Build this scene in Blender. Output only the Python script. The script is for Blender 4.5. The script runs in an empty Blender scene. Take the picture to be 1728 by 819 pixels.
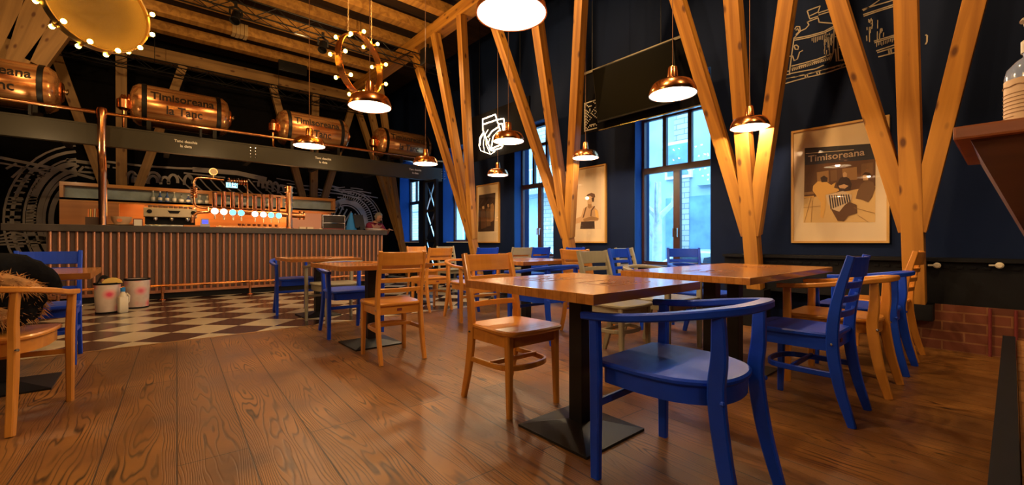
import bpy, bmesh, math, random
from mathutils import Vector, Matrix, Quaternion
PI = math.pi
random.seed(7)
S = bpy.context.scene
COL = S.collection

# ------------------------------------------------------------------ camera, world, light
F_PX, YAW, H = 720.0, math.radians(40.46), 0.95
cd = bpy.data.cameras.new('camera'); cam = bpy.data.objects.new('camera', cd); COL.objects.link(cam)
cd.sensor_width = 36; cd.lens = F_PX/1728*36; cd.clip_start = 0.05; cd.clip_end = 200
cam.location = (0, 0, H); cam.rotation_euler = (PI/2, 0, -YAW)
S.camera = cam
S.view_settings.view_transform = 'Standard'; S.view_settings.look = 'None'
S.view_settings.gamma = 1; S.view_settings.use_curve_mapping = False
S.view_settings.exposure = 0.72
w = bpy.data.worlds.new('sky'); S.world = w; w.use_nodes = True
bg = w.node_tree.nodes['Background']; bg.inputs[0].default_value = (0.30, 0.62, 1.0, 1); bg.inputs[1].default_value = 6.0
DAY = 3.0
def lamp(name, loc, power, color, radius=0.05, kind='POINT', parent=None, target=None, spot=80):
    l = bpy.data.lights.new(name, kind); l.energy = power; l.color = color
    if kind in ('POINT', 'SPOT'): l.shadow_soft_size = radius
    if kind == 'SPOT': l.spot_size = math.radians(spot); l.spot_blend = 0.6
    o = bpy.data.objects.new(name, l); COL.objects.link(o); o.location = loc
    if target is not None:
        o.rotation_euler = (Vector(target)-Vector(loc)).to_track_quat('-Z', 'Y').to_euler()
    if parent: o.parent = parent
    return o
WARM = (1.0, 0.60, 0.24)

# warm fill spots added to brighten the timber fans, without fixtures
for (p, tgt, pw) in (((3.2, 7.9, 4.5), (4.8, 7.2, 3.2), 110), ((2.4, 4.5, 4.9), (4.9, 4.6, 3.2), 160), ((2.6, 1.6, 4.9), (4.9, 1.9, 2.6), 150), ((2.6, -.6, 4.9), (5.0, .6, 2.4), 140), ((-1, 7.9, 4.5), (-.5, 12, 4.3), 80), ((2.0, 7.9, 4.5), (3.0, 12, 4.3), 60)):
    l = lamp('fan fill spot', p, pw, WARM, .08, 'SPOT', None, tgt, 85)
for (p, pw) in (((-2.5, 3.5, 3.6), 90), ((1.5, 2.0, 4.2), 90), ((2.6, 6.3, 4.3), 70)): lamp('room fill', p, pw, WARM, .06)  # added point fills hanging in mid-air, no fixture around them
for x in (-1.2, .8, 2.8): lamp('bar fill', (x, 8.7, 2.35), 9, (1, .66, .34), .05)  # added fills that brighten the bar front and counter, no lamp body

# ------------------------------------------------------------------ pixel -> place helpers (used to read positions off the photo)
FW = Vector((math.sin(YAW), math.cos(YAW), 0)); RT = Vector((math.cos(YAW), -math.sin(YAW), 0))
def ray(px, py): return FW + RT*((px-864)/F_PX) + Vector((0, 0, (409.5-py)/F_PX))
def onx(px, py, X): d = ray(px, py); t = X/d.x; return Vector((0, 0, H)) + d*t
def ony(px, py, Y): d = ray(px, py); t = Y/d.y; return Vector((0, 0, H)) + d*t

# ------------------------------------------------------------------ materials
def newmat(name):
    m = bpy.data.materials.new(name); m.use_nodes = True
    return m, m.node_tree.nodes, m.node_tree.links, m.node_tree.nodes['Principled BSDF']
def plain(name, col, rough=0.5, metal=0.0, emit=None, es=0.0, bump=0.0, bscale=60, coat=0.0, var=0.0, vscale=8, spec=.5):
    m, N, L, b = newmat(name)
    b.inputs['Specular IOR Level'].default_value = spec
    b.inputs['Base Color'].default_value = (*col, 1); b.inputs['Roughness'].default_value = rough
    b.inputs['Metallic'].default_value = metal; b.inputs['Coat Weight'].default_value = coat
    if emit: b.inputs['Emission Color'].default_value = (*emit, 1); b.inputs['Emission Strength'].default_value = es
    if var or bump:
        tc = N.new('ShaderNodeTexCoord')
    if var:
        n = N.new('ShaderNodeTexNoise'); n.inputs['Scale'].default_value = vscale; n.inputs['Detail'].default_value = 5
        L.new(tc.outputs['Object'], n.inputs['Vector'])
        r = N.new('ShaderNodeValToRGB'); r.color_ramp.elements[0].position = .3; r.color_ramp.elements[1].position = .7
        r.color_ramp.elements[0].color = (*[c*(1-var) for c in col], 1); r.color_ramp.elements[1].color = (*[min(1, c*(1+var)) for c in col], 1)
        L.new(n.outputs['Fac'], r.inputs['Fac']); L.new(r.outputs['Color'], b.inputs['Base Color'])
    if bump:
        n2 = N.new('ShaderNodeTexNoise'); n2.inputs['Scale'].default_value = bscale
        L.new(tc.outputs['Object'], n2.inputs['Vector'])
        bp = N.new('ShaderNodeBump'); bp.inputs['Strength'].default_value = bump; bp.inputs['Distance'].default_value = 0.01
        L.new(n2.outputs['Fac'], bp.inputs['Height']); L.new(bp.outputs['Normal'], b.inputs['Normal'])
    return m
def wood(name, light, dark, rough=0.4, axis='Z', knots=False, scale=1.0, coat=0.0, knot_col=(.12, .04, .01)):
    m, N, L, b = newmat(name)
    tc = N.new('ShaderNodeTexCoord'); mp = N.new('ShaderNodeMapping')
    s = {'X': (1.2, 22, 22), 'Y': (22, 1.2, 22), 'Z': (22, 22, 1.2)}[axis]
    mp.inputs['Scale'].default_value = [v*scale for v in s]
    L.new(tc.outputs['Object'], mp.inputs['Vector'])
    n = N.new('ShaderNodeTexNoise'); n.inputs['Scale'].default_value = 1.0; n.inputs['Detail'].default_value = 6; n.inputs['Distortion'].default_value = .6
    L.new(mp.outputs['Vector'], n.inputs['Vector'])
    r = N.new('ShaderNodeValToRGB'); r.color_ramp.elements[0].position = .33; r.color_ramp.elements[1].position = .62
    r.color_ramp.elements[0].color = (*dark, 1); r.color_ramp.elements[1].color = (*light, 1)
    L.new(n.outputs['Fac'], r.inputs['Fac'])
    out = r.outputs['Color']
    if knots:
        mp2 = N.new('ShaderNodeMapping'); mp2.inputs['Scale'].default_value = (7, 7, 3.4) if axis == 'Z' else (3.4, 7, 7)
        L.new(tc.outputs['Object'], mp2.inputs['Vector'])
        v = N.new('ShaderNodeTexVoronoi'); v.inputs['Scale'].default_value = 1.0
        L.new(mp2.outputs['Vector'], v.inputs['Vector'])
        r2 = N.new('ShaderNodeValToRGB'); r2.color_ramp.elements[0].position = .10; r2.color_ramp.elements[1].position = .20
        r2.color_ramp.elements[0].color = (1, 1, 1, 1); r2.color_ramp.elements[1].color = (0, 0, 0, 1)
        L.new(v.outputs['Distance'], r2.inputs['Fac'])
        mx = N.new('ShaderNodeMixRGB'); mx.inputs[2].default_value = (*knot_col, 1)
        L.new(r2.outputs['Color'], mx.inputs[0]); L.new(out, mx.inputs[1]); out = mx.outputs[0]
    L.new(out, b.inputs['Base Color'])
    b.inputs['Roughness'].default_value = rough; b.inputs['Coat Weight'].default_value = coat; b.inputs['Coat Roughness'].default_value = .15
    bp = N.new('ShaderNodeBump'); bp.inputs['Strength'].default_value = .15; bp.inputs['Distance'].default_value = .003
    L.new(n.outputs['Fac'], bp.inputs['Height']); L.new(bp.outputs['Normal'], b.inputs['Normal'])
    return m
def math_node(N, L, op, a, b=None):
    n = N.new('ShaderNodeMath'); n.operation = op
    for i, v in enumerate((a, b)):
        if v is None: continue
        if isinstance(v, (int, float)): n.inputs[i].default_value = v
        else: L.new(v, n.inputs[i])
    return n.outputs[0]
def glassmat(name, tint=(1, 1, 1), refl=0.035, rough=0.0):
    m, N, L, b = newmat(name); N.remove(b)
    t = N.new('ShaderNodeBsdfTransparent'); t.inputs[0].default_value = (*tint, 1)
    g = N.new('ShaderNodeBsdfGlossy'); g.inputs['Roughness'].default_value = rough
    lw = N.new('ShaderNodeLayerWeight'); lw.inputs[0].default_value = .5
    f = math_node(N, L, 'ADD', math_node(N, L, 'MULTIPLY', math_node(N, L, 'POWER', lw.outputs['Facing'], 4.0), .6), refl)
    mx = N.new('ShaderNodeMixShader'); L.new(f, mx.inputs[0]); L.new(t.outputs[0], mx.inputs[1]); L.new(g.outputs[0], mx.inputs[2])
    L.new(mx.outputs[0], N['Material Output'].inputs['Surface'])
    return m
M = {}
M['oak'] = wood('honey beech', (.62, .25, .036), (.50, .185, .024), .32, 'Z', scale=.6, coat=.3)
M['oakh'] = wood('honey beech rails', (.62, .25, .036), (.50, .185, .024), .32, 'X', scale=.6, coat=.3)
M['blue'] = plain('blue lacquer', (.004, .048, .52), .40, coat=.0, spec=.35, var=.12, vscale=3)
M['grey'] = plain('grey lacquer', (.30, .27, .19), .38, coat=.2, var=.12, vscale=3)
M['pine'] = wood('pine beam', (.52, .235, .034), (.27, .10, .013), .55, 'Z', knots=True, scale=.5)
M['pinedim'] = wood('dimmed pine', (.36, .20, .065), (.22, .115, .036), .6, 'Z', knots=True, scale=.5)  # greyer copy of the pine, dim light at the back put into its colour
M['joist'] = wood('old ceiling joist', (.52, .26, .052), (.30, .13, .024), .65, 'X', knots=False, scale=.5)
M['black'] = plain('black steel', (.007, .007, .008), .42, .0, spec=.35, var=.3, vscale=5)
M['panel'] = plain('dark panel', (.006, .006, .009), .8, spec=.06)
M['blackmat'] = plain('matt black', (.005, .005, .007), .65, spec=.2)
M['olive'] = plain('olive steel beam', (.034, .029, .017), .5, .0, var=.2, vscale=2)
M['copper'] = plain('copper', (.93, .42, .19), .22, 1.0, var=.1, vscale=6)
M['tank'] = wood('streaked tank copper', (1.0, .52, .20), (.42, .14, .05), .24, 'X', scale=.55)  # streaks along the shell paint reflections into the copper colour
M['tank'].node_tree.nodes['Principled BSDF'].inputs['Metallic'].default_value = .72
M['coppers'] = plain('satin copper slats', (.60, .27, .15), .38, .7, var=.15, vscale=6)
M['brass'] = plain('brass strip', (.75, .52, .25), .35, 1.0)
M['reveal'] = plain('daylit blue reveal', (.006, .055, .24), .6, spec=.2)  # brighter blue than the wall, daylight put into the colour
M['chrome'] = plain('chrome', (.75, .75, .72), .2, 1.0)
M['white'] = plain('white enamel', (.85, .83, .78), .5)
M['bulb'] = plain('warm bulb', (1, .8, .5), .4, emit=(1.0, .48, .045), es=42)
M['bulbw'] = plain('white bulb', (1, .9, .8), .4, emit=(1.0, .82, .58), es=14)
M['neon'] = plain('neon tube', (1, .9, .8), .4, emit=(1.0, .74, .42), es=8)
M['badge'] = plain('lit tap badge', (.5, .8, .9), .4, emit=(.45, .85, 1.0), es=1.6)
M['badge2'] = plain('lit tap badge, cyan', (.2, .6, .8), .4, emit=(.10, .55, .85), es=1.3)
M['screen'] = plain('lit cyan screen', (.2, .6, .8), .4, emit=(.25, .75, 1.0), es=2.0)
M['bluescreen'] = plain('lit blue screen', (.02, .02, .4), .4, emit=(.03, .05, .9), es=1.5)
M['chalk'] = plain('chalk line', (.42, .36, .29), .8)
M['chalkdim'] = plain('mural line', (.40, .36, .35), .8, var=.2, vscale=3)
M['cream'] = plain('cream mat board', (.80, .62, .40), .6)
M['glass'] = glassmat('window glass', (.94, .98, 1))
M['pglass'] = glassmat('picture glass')
M['frameb'] = plain('dark red window frame', (.050, .018, .016), .4, var=.2)
M['frost'] = plain('frosted panel', (.28, .40, .46), .45, var=.35, vscale=3)
M['glow'] = wood('lit plywood', (.60, .24, .06), (.42, .15, .035), .4, 'X', scale=.3)
M['counter'] = plain('dark counter', (.045, .034, .030), .45, var=.3, vscale=4)
M['leather'] = plain('black coat cloth', (.004, .004, .005), .95, spec=.08, bump=.6, bscale=25)
M['fur'] = plain('tan fur', (.36, .17, .05), .9, var=.6, vscale=14)
M['red'] = plain('pink red shirt', (.22, .012, .05), .8)
M['skin'] = plain('skin', (.50, .25, .16), .6)
M['hair'] = plain('grey hair', (.22, .21, .20), .9)
M['trouser'] = plain('dark trousers', (.02, .02, .03), .9)
M['paper'] = plain('paper', (.75, .70, .62), .8)
M['redbrown'] = plain('dark red card', (.16, .02, .02), .6)
M['bluecloth'] = plain('blue cloth', (.02, .20, .62), .8)
M['print'] = plain('burnt print', (.22, .07, .02), .4, var=.4, vscale=30)
M['yellow'] = plain('yellow card', (.75, .50, .12), .6)
M['orange'] = plain('orange card', (.75, .22, .06), .6)
M['navyprint'] = plain('navy print', (.03, .04, .09), .6)
M['tank text'] = plain('black lettering', (.02, .012, .008), .5)
M['lettering'] = plain('pale lettering', (.75, .70, .58), .6)
M['plug'] = plain('white plastic', (.70, .62, .48), .5)

def navy_wall():
    m, N, L, b = newmat('navy painted wall')
    tc = N.new('ShaderNodeTexCoord'); n = N.new('ShaderNodeTexNoise'); n.inputs['Scale'].default_value = 1.6; n.inputs['Detail'].default_value = 8
    L.new(tc.outputs['Object'], n.inputs['Vector'])
    r = N.new('ShaderNodeValToRGB'); r.color_ramp.elements[0].color = (.0022, .008, .034, 1); r.color_ramp.elements[1].color = (.0040, .013, .056, 1)
    L.new(n.outputs['Fac'], r.inputs['Fac']); L.new(r.outputs['Color'], b.inputs['Base Color'])
    b.inputs['Roughness'].default_value = .7; b.inputs['Specular IOR Level'].default_value = .15
    n2 = N.new('ShaderNodeTexNoise'); n2.inputs['Scale'].default_value = 45
    L.new(tc.outputs['Object'], n2.inputs['Vector'])
    bp = N.new('ShaderNodeBump'); bp.inputs['Strength'].default_value = .1; L.new(n2.outputs['Fac'], bp.inputs['Height']); L.new(bp.outputs['Normal'], b.inputs['Normal'])
    return m
M['navy'] = navy_wall()
M['backwall'] = plain('black mural wall', (.0035, .0032, .005), .9, spec=.15, var=.3, vscale=2)
M['ceilb'] = wood('dark ceiling boards', (.060, .030, .014), (.028, .014, .007), .75, 'X', scale=.6)

def floor_planks():
    m, N, L, b = newmat('worn plank floor')
    tc = N.new('ShaderNodeTexCoord'); mp = N.new('ShaderNodeMapping')
    mp.inputs['Rotation'].default_value = (0, 0, math.radians(90+2.3-180))
    L.new(tc.outputs['Object'], mp.inputs['Vector'])          # x along the boards, y across
    br = N.new('ShaderNodeTexBrick'); br.offset = .37; br.squash = 1
    br.inputs['Scale'].default_value = 1; br.inputs['Brick Width'].default_value = 2.3; br.inputs['Row Height'].default_value = .262
    br.inputs['Mortar Size'].default_value = .0035; br.inputs['Mortar Smooth'].default_value = .3; br.inputs['Bias'].default_value = 0
    br.inputs['Color1'].default_value = (.0, .0, .0, 1); br.inputs['Color2'].default_value = (1, 1, 1, 1); br.inputs['Mortar'].default_value = (.5, .5, .5, 1)
    L.new(mp.outputs[0], br.inputs['Vector'])
    # cathedral grain: contour lines of a stretched noise, shifted per board
    sp = N.new('ShaderNodeSeparateXYZ'); L.new(mp.outputs[0], sp.inputs[0])
    row = math_node(N, L, 'FLOOR', math_node(N, L, 'DIVIDE', sp.outputs[1], .262))
    loc = math_node(N, L, 'SUBTRACT', math_node(N, L, 'DIVIDE', sp.outputs[1], .262), math_node(N, L, 'ADD', row, .5))
    cx = math_node(N, L, 'ADD', math_node(N, L, 'MULTIPLY', sp.outputs[0], .55), math_node(N, L, 'MULTIPLY', row, 17.3))
    cb = N.new('ShaderNodeCombineXYZ'); L.new(cx, cb.inputs[0]); L.new(math_node(N, L, 'MULTIPLY', loc, 1.1), cb.inputs[1]); L.new(row, cb.inputs[2])
    n = N.new('ShaderNodeTexNoise'); n.inputs['Scale'].default_value = 1.5; n.inputs['Detail'].default_value = 2.5; n.inputs['Roughness'].default_value = .45
    L.new(cb.outputs[0], n.inputs['Vector'])
    ab = math_node(N, L, 'ABSOLUTE', loc)
    field = math_node(N, L, 'ADD', math_node(N, L, 'MULTIPLY', n.outputs['Fac'], 34), math_node(N, L, 'MULTIPLY', math_node(N, L, 'MULTIPLY', ab, ab), 60))
    ln = math_node(N, L, 'PINGPONG', field, 1.0)
    r = N.new('ShaderNodeValToRGB'); r.color_ramp.elements[0].position = .05; r.color_ramp.elements[1].position = .45
    r.color_ramp.elements[0].color = (.12, .11, .10, 1); r.color_ramp.elements[1].color = (1, 1, 1, 1)
    L.new(ln, r.inputs['Fac'])
    # grain only in patches
    n3 = N.new('ShaderNodeTexNoise'); n3.inputs['Scale'].default_value = 2.2; n3.inputs['Detail'].default_value = 4
    L.new(mp.outputs[0], n3.inputs['Vector'])
    r3 = N.new('ShaderNodeValToRGB'); r3.color_ramp.elements[0].position = .38; r3.color_ramp.elements[1].position = .62
    r3.color_ramp.elements[0].color = (.15, .15, .15, 1)
    L.new(n3.outputs['Fac'], r3.inputs['Fac'])
    base = N.new('ShaderNodeValToRGB'); base.color_ramp.elements[0].position = .3; base.color_ramp.elements[1].position = .7
    base.color_ramp.elements[0].color = (.120, .046, .011, 1); base.color_ramp.elements[1].color = (.340, .145, .030, 1)
    L.new(n3.outputs['Fac'], base.inputs['Fac'])
    tint = N.new('ShaderNodeMixRGB'); tint.blend_type = 'MULTIPLY'; tint.inputs[0].default_value = .22
    L.new(base.outputs[0], tint.inputs[1]); L.new(br.outputs['Color'], tint.inputs[2])
    mul = N.new('ShaderNodeMixRGB'); mul.blend_type = 'MULTIPLY'
    L.new(r3.outputs[0], mul.inputs[0]); L.new(tint.outputs[0], mul.inputs[1]); L.new(r.outputs[0], mul.inputs[2])
    seam = N.new('ShaderNodeMixRGB'); seam.inputs[2].default_value = (.035, .016, .006, 1)
    L.new(br.outputs['Fac'], seam.inputs[0]); L.new(mul.outputs[0], seam.inputs[1])
    L.new(seam.outputs[0], b.inputs['Base Color'])
    rr = N.new('ShaderNodeMapRange'); rr.inputs[3].default_value = .30; rr.inputs[4].default_value = .52
    L.new(n3.outputs['Fac'], rr.inputs[0]); L.new(rr.outputs[0], b.inputs['Roughness'])
    hgt = math_node(N, L, 'SUBTRACT', math_node(N, L, 'MULTIPLY', r.outputs[0], .25), br.outputs['Fac'])
    bp = N.new('ShaderNodeBump'); bp.inputs['Strength'].default_value = .5; bp.inputs['Distance'].default_value = .004
    L.new(hgt, bp.inputs['Height']); L.new(bp.outputs['Normal'], b.inputs['Normal'])
    return m
M['floor'] = floor_planks()
def checker():
    m, N, L, b = newmat('checkered tile')
    tc = N.new('ShaderNodeTexCoord'); mp = N.new('ShaderNodeMapping'); mp.inputs['Rotation'].default_value = (0, 0, math.radians(45))
    mp.inputs['Location'].default_value = (.11, .05, 0)
    L.new(tc.outputs['Object'], mp.inputs['Vector'])
    c = N.new('ShaderNodeTexChecker'); c.inputs['Scale'].default_value = 1/.425
    c.inputs['Color1'].default_value = (.60, .52, .36, 1); c.inputs['Color2'].default_value = (.035, .012, .010, 1)
    L.new(mp.outputs[0], c.inputs['Vector'])
    n = N.new('ShaderNodeTexNoise'); n.inputs['Scale'].default_value = 5; n.inputs['Detail'].default_value = 6; L.new(tc.outputs['Object'], n.inputs['Vector'])
    r = N.new('ShaderNodeValToRGB'); r.color_ramp.elements[0].color = (.75, .72, .70, 1); L.new(n.outputs['Fac'], r.inputs['Fac'])
    mx = N.new('ShaderNodeMixRGB'); mx.blend_type = 'MULTIPLY'; mx.inputs[0].default_value = .6
    L.new(c.outputs[0], mx.inputs[1]); L.new(r.outputs[0], mx.inputs[2]); L.new(mx.outputs[0], b.inputs['Base Color'])
    b.inputs['Roughness'].default_value = .22
    return m
M['checker'] = checker()
def brickmat(name, c1, c2, mort, sc=1.0, swap=True):
    m, N, L, b = newmat(name)
    tc = N.new('ShaderNodeTexCoord'); sp = N.new('ShaderNodeSeparateXYZ'); cb = N.new('ShaderNodeCombineXYZ')
    L.new(tc.outputs['Object'], sp.inputs[0]); L.new(sp.outputs[1], cb.inputs[0]); L.new(sp.outputs[2], cb.inputs[1])
    br = N.new('ShaderNodeTexBrick'); br.inputs['Scale'].default_value = 1
    br.inputs['Brick Width'].default_value = .27*sc; br.inputs['Row Height'].default_value = .085*sc; br.inputs['Mortar Size'].default_value = .007*sc
    br.inputs['Color1'].default_value = (*c1, 1); br.inputs['Color2'].default_value = (*c2, 1); br.inputs['Mortar'].default_value = (*mort, 1)
    L.new(cb.outputs[0], br.inputs['Vector']); L.new(br.outputs['Color'], b.inputs['Base Color']); b.inputs['Roughness'].default_value = .85
    bp = N.new('ShaderNodeBump'); bp.invert = True; bp.inputs['Strength'].default_value = .6; bp.inputs['Distance'].default_value = .01
    L.new(br.outputs['Fac'], bp.inputs['Height']); L.new(bp.outputs['Normal'], b.inputs['Normal'])
    return m
M['brick'] = brickmat('red brick', (.17, .045, .02), (.11, .03, .014), (.24, .10, .04))
M['facbrick'] = brickmat('pale facade brick', (.50, .46, .38), (.40, .38, .33), (.20, .22, .22), 2.0)
M['plaster'] = plain('pale street plaster', (.36, .46, .50), .9, var=.18, vscale=.9)
M['street'] = plain('street asphalt', (.25, .25, .26), .9)
M['garage'] = plain('blue grey doors', (.16, .28, .40), .7, var=.3, vscale=2)
M['carpaint'] = plain('silver car paint', (.62, .66, .68), .3, .3)
M['carglass'] = plain('dark car glass', (.03, .05, .07), .1)
M['treebark'] = plain('pale bark', (.68, .74, .74), .9, var=.2)
def butcher():
    m, N, L, b = newmat('butcher block top')
    tc = N.new('ShaderNodeTexCoord'); br = N.new('ShaderNodeTexBrick'); br.offset = .43
    L.new(tc.outputs['Object'], br.inputs['Vector'])
    br.inputs['Scale'].default_value = 1; br.inputs['Brick Width'].default_value = .30; br.inputs['Row Height'].default_value = .042; br.inputs['Mortar Size'].default_value = .0008
    br.inputs['Color1'].default_value = (.64, .27, .062, 1); br.inputs['Color2'].default_value = (.50, .19, .038, 1); br.inputs['Mortar'].default_value = (.28, .10, .02, 1)
    mp = N.new('ShaderNodeMapping'); mp.inputs['Scale'].default_value = (3, 40, 40); L.new(tc.outputs['Object'], mp.inputs['Vector'])
    n = N.new('ShaderNodeTexNoise'); n.inputs['Scale'].default_value = 1; n.inputs['Detail'].default_value = 5; L.new(mp.outputs[0], n.inputs['Vector'])
    r = N.new('ShaderNodeValToRGB'); r.color_ramp.elements[0].position = .3; r.color_ramp.elements[0].color = (.72, .66, .6, 1); r.color_ramp.elements[1].position = .65
    L.new(n.outputs['Fac'], r.inputs['Fac'])
    mx = N.new('ShaderNodeMixRGB'); mx.blend_type = 'MULTIPLY'; mx.inputs[0].default_value = .8
    L.new(br.outputs['Color'], mx.inputs[1]); L.new(r.outputs[0], mx.inputs[2]); L.new(mx.outputs[0], b.inputs['Base Color'])
    b.inputs['Roughness'].default_value = .20; b.inputs['Coat Weight'].default_value = .4; b.inputs['Coat Roughness'].default_value = .12
    return m
M['butcher'] = butcher()
def floral():
    m, N, L, b = newmat('floral print tin')
    tc = N.new('ShaderNodeTexCoord'); v = N.new('ShaderNodeTexVoronoi'); v.inputs['Scale'].default_value = 6
    n = N.new('ShaderNodeTexNoise'); n.inputs['Scale'].default_value = 7; n.inputs['Detail'].default_value = 6
    L.new(tc.outputs['Object'], v.inputs['Vector']); L.new(tc.outputs['Object'], n.inputs['Vector'])
    r = N.new('ShaderNodeValToRGB'); r.color_ramp.elements[0].position = .16; r.color_ramp.elements[0].color = (.62, .03, .10, 1)
    e = r.color_ramp.elements.new(.30); e.color = (.70, .30, .30, 1); r.color_ramp.elements[2].position = .5; r.color_ramp.elements[2].color = (.62, .50, .44, 1)
    L.new(v.outputs['Distance'], r.inputs['Fac'])
    r2 = N.new('ShaderNodeValToRGB'); r2.color_ramp.elements[0].color = (.3, .24, .20, 1); r2.color_ramp.elements[1].position = .55
    L.new(n.outputs['Fac'], r2.inputs['Fac'])
    mx = N.new('ShaderNodeMixRGB'); mx.blend_type = 'MULTIPLY'; mx.inputs[0].default_value = .6
    L.new(r.outputs[0], mx.inputs[1]); L.new(r2.outputs[0], mx.inputs[2]); L.new(mx.outputs[0], b.inputs['Base Color'])
    return m
M['floral'] = floral()

# ------------------------------------------------------------------ mesh helpers
def obj(name, bm, mat, parent=None, smooth=False, loc=None):
    me = bpy.data.meshes.new(name)
    bmesh.ops.recalc_face_normals(bm, faces=bm.faces)
    bm.to_mesh(me); bm.free()
    me.materials.append(M[mat] if isinstance(mat, str) else mat)
    if smooth:
        for p in me.polygons: p.use_smooth = True
        try: me.set_sharp_from_angle(angle=math.radians(38))
        except Exception: pass
    o = bpy.data.objects.new(name, me); COL.objects.link(o)
    if parent: o.parent = parent
    if loc: o.location = loc
    return o
def tag(o, label=None, cat=None, group=None, kind=None):
    if label: o['label'] = label
    if cat: o['category'] = cat
    if group: o['group'] = group
    if kind: o['kind'] = kind
    return o
def thing(name, label, cat, loc=(0, 0, 0), rz=0, group=None):
    o = bpy.data.objects.new(name, None); COL.objects.link(o); o.location = loc; o.rotation_euler = (0, 0, rz)
    o.empty_display_size = .1
    return tag(o, label, cat, group)
def struct(name, bm, mat, label=None, smooth=False):
    return tag(obj(name, bm, mat, None, smooth), label, None, None, 'structure')
def copy_tree(o, parent=None):
    c = o.copy(); COL.objects.link(c)
    if parent: c.parent = parent
    for ch in list(o.children): copy_tree(ch, c)
    return c
def box(bm, x0, x1, y0, y1, z0, z1, mtx=None, bev=0.0):
    t = bmesh.new() if bev else bm
    vs = [t.verts.new((x, y, z)) for x in (x0, x1) for y in (y0, y1) for z in (z0, z1)]
    for f in ((0, 1, 3, 2), (4, 6, 7, 5), (0, 4, 5, 1), (2, 3, 7, 6), (0, 2, 6, 4), (1, 5, 7, 3)):
        t.faces.new([vs[i] for i in f])
    if bev:
        bmesh.ops.bevel(t, geom=t.edges[:], offset=bev, segments=2, affect='EDGES', profile=.7)
        merge(bm, t, mtx)
    elif mtx:
        for v in vs: v.co = mtx @ v.co
    return bm
def merge(bm, t, mtx=None):
    mp = {}
    for v in t.verts: mp[v] = bm.verts.new(mtx @ v.co if mtx else v.co)
    for f in t.faces:
        try: bm.faces.new([mp[v] for v in f.verts])
        except ValueError: pass
    t.free()
def B(*a, **k): return box(bmesh.new(), *a, **k)
def frames(pts, hint):
    """per point: tangent, side, up for sweeping; hint = preferred 'up' of the section"""
    out = []
    n = len(pts)
    for i, p in enumerate(pts):
        a = pts[max(0, i-1)]; c = pts[min(n-1, i+1)]
        t = (c-a).normalized()
        h = hint(i) if callable(hint) else hint
        s = t.cross(h)
        if s.length < 1e-4: s = t.cross(Vector((1, 0, 0)))
        s.normalize(); u = s.cross(t).normalized()
        out.append((t, s, u))
    return out
def sweep(bm, pts, wd, ht, hint=Vector((0, 0, 1)), closed=False, bev=.18):
    """sweep a chamfered rectangle (wd along side, ht along up); wd/ht may be lists"""
    pts = [Vector(p) for p in pts]; n = len(pts)
    fr = frames(pts, hint)
    if closed:
        fr = []
        for i, p in enumerate(pts):
            t = (pts[(i+1) % n]-pts[i-1]).normalized(); s = t.cross(hint).normalized(); fr.append((t, s, s.cross(t).normalized()))
    rings = []
    for i, p in enumerate(pts):
        a = (wd[i] if isinstance(wd, (list, tuple)) else wd)/2; b = (ht[i] if isinstance(ht, (list, tuple)) else ht)/2
        c = min(a, b)*bev*2
        sec = [(a-c, b), (a, b-c), (a, -b+c), (a-c, -b), (-a+c, -b), (-a, -b+c), (-a, b-c), (-a+c, b)] if bev else [(a, b), (a, -b), (-a, -b), (-a, b)]
        t, s, u = fr[i]
        rings.append([bm.verts.new(p+s*x+u*y) for x, y in sec])
    m = len(rings[0])
    for i in range(n if closed else n-1):
        r0, r1 = rings[i], rings[(i+1) % n]
        for k in range(m): bm.faces.new((r0[k], r0[(k+1) % m], r1[(k+1) % m], r1[k]))
    if not closed:
        bm.faces.new(rings[0][::-1]); bm.faces.new(rings[-1])
    return bm
def SW(*a, **k): return sweep(bmesh.new(), *a, **k)
def tube(bm, pts, r, seg=8, closed=False, caps=True):
    pts = [Vector(p) for p in pts]; n = len(pts)
    rings = []; prev = None
    for i, p in enumerate(pts):
        if closed: t = (pts[(i+1) % n]-pts[i-1]).normalized()
        else: t = (pts[min(n-1, i+1)]-pts[max(0, i-1)]).normalized()
        if prev is None:
            s = t.cross(Vector((0, 0, 1)));  s = s if s.length > 1e-3 else t.cross(Vector((1, 0, 0)))
        else: s = prev - t*prev.dot(t)
        s.normalize(); prev = s; u = t.cross(s)
        rr = r[i] if isinstance(r, (list, tuple)) else r
        rings.append([bm.verts.new(p+(s*math.cos(2*PI*k/seg)+u*math.sin(2*PI*k/seg))*rr) for k in range(seg)])
    for i in range(n if closed else n-1):
        r0, r1 = rings[i], rings[(i+1) % n]
        for k in range(seg): bm.faces.new((r0[k], r0[(k+1) % seg], r1[(k+1) % seg], r1[k]))
    if caps and not closed: bm.faces.new(rings[0][::-1]); bm.faces.new(rings[-1])
    return bm
def T(*a, **k): return tube(bmesh.new(), *a, **k)
def lathe(bm, prof, seg=24, mtx=None, cap=True):
    rings = []
    for r, z in prof:
        rings.append([bm.verts.new(((mtx or Matrix()) @ Vector((max(r, 1e-4)*math.cos(2*PI*k/seg), max(r, 1e-4)*math.sin(2*PI*k/seg), z)))) for k in range(seg)])
    for i in range(len(rings)-1):
        for k in range(seg): bm.faces.new((rings[i][k], rings[i][(k+1) % seg], rings[i+1][(k+1) % seg], rings[i+1][k]))
    if cap: bm.faces.new(rings[0][::-1]); bm.faces.new(rings[-1])
    return bm
def LT(*a, **k): return lathe(bmesh.new(), *a, **k)
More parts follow.
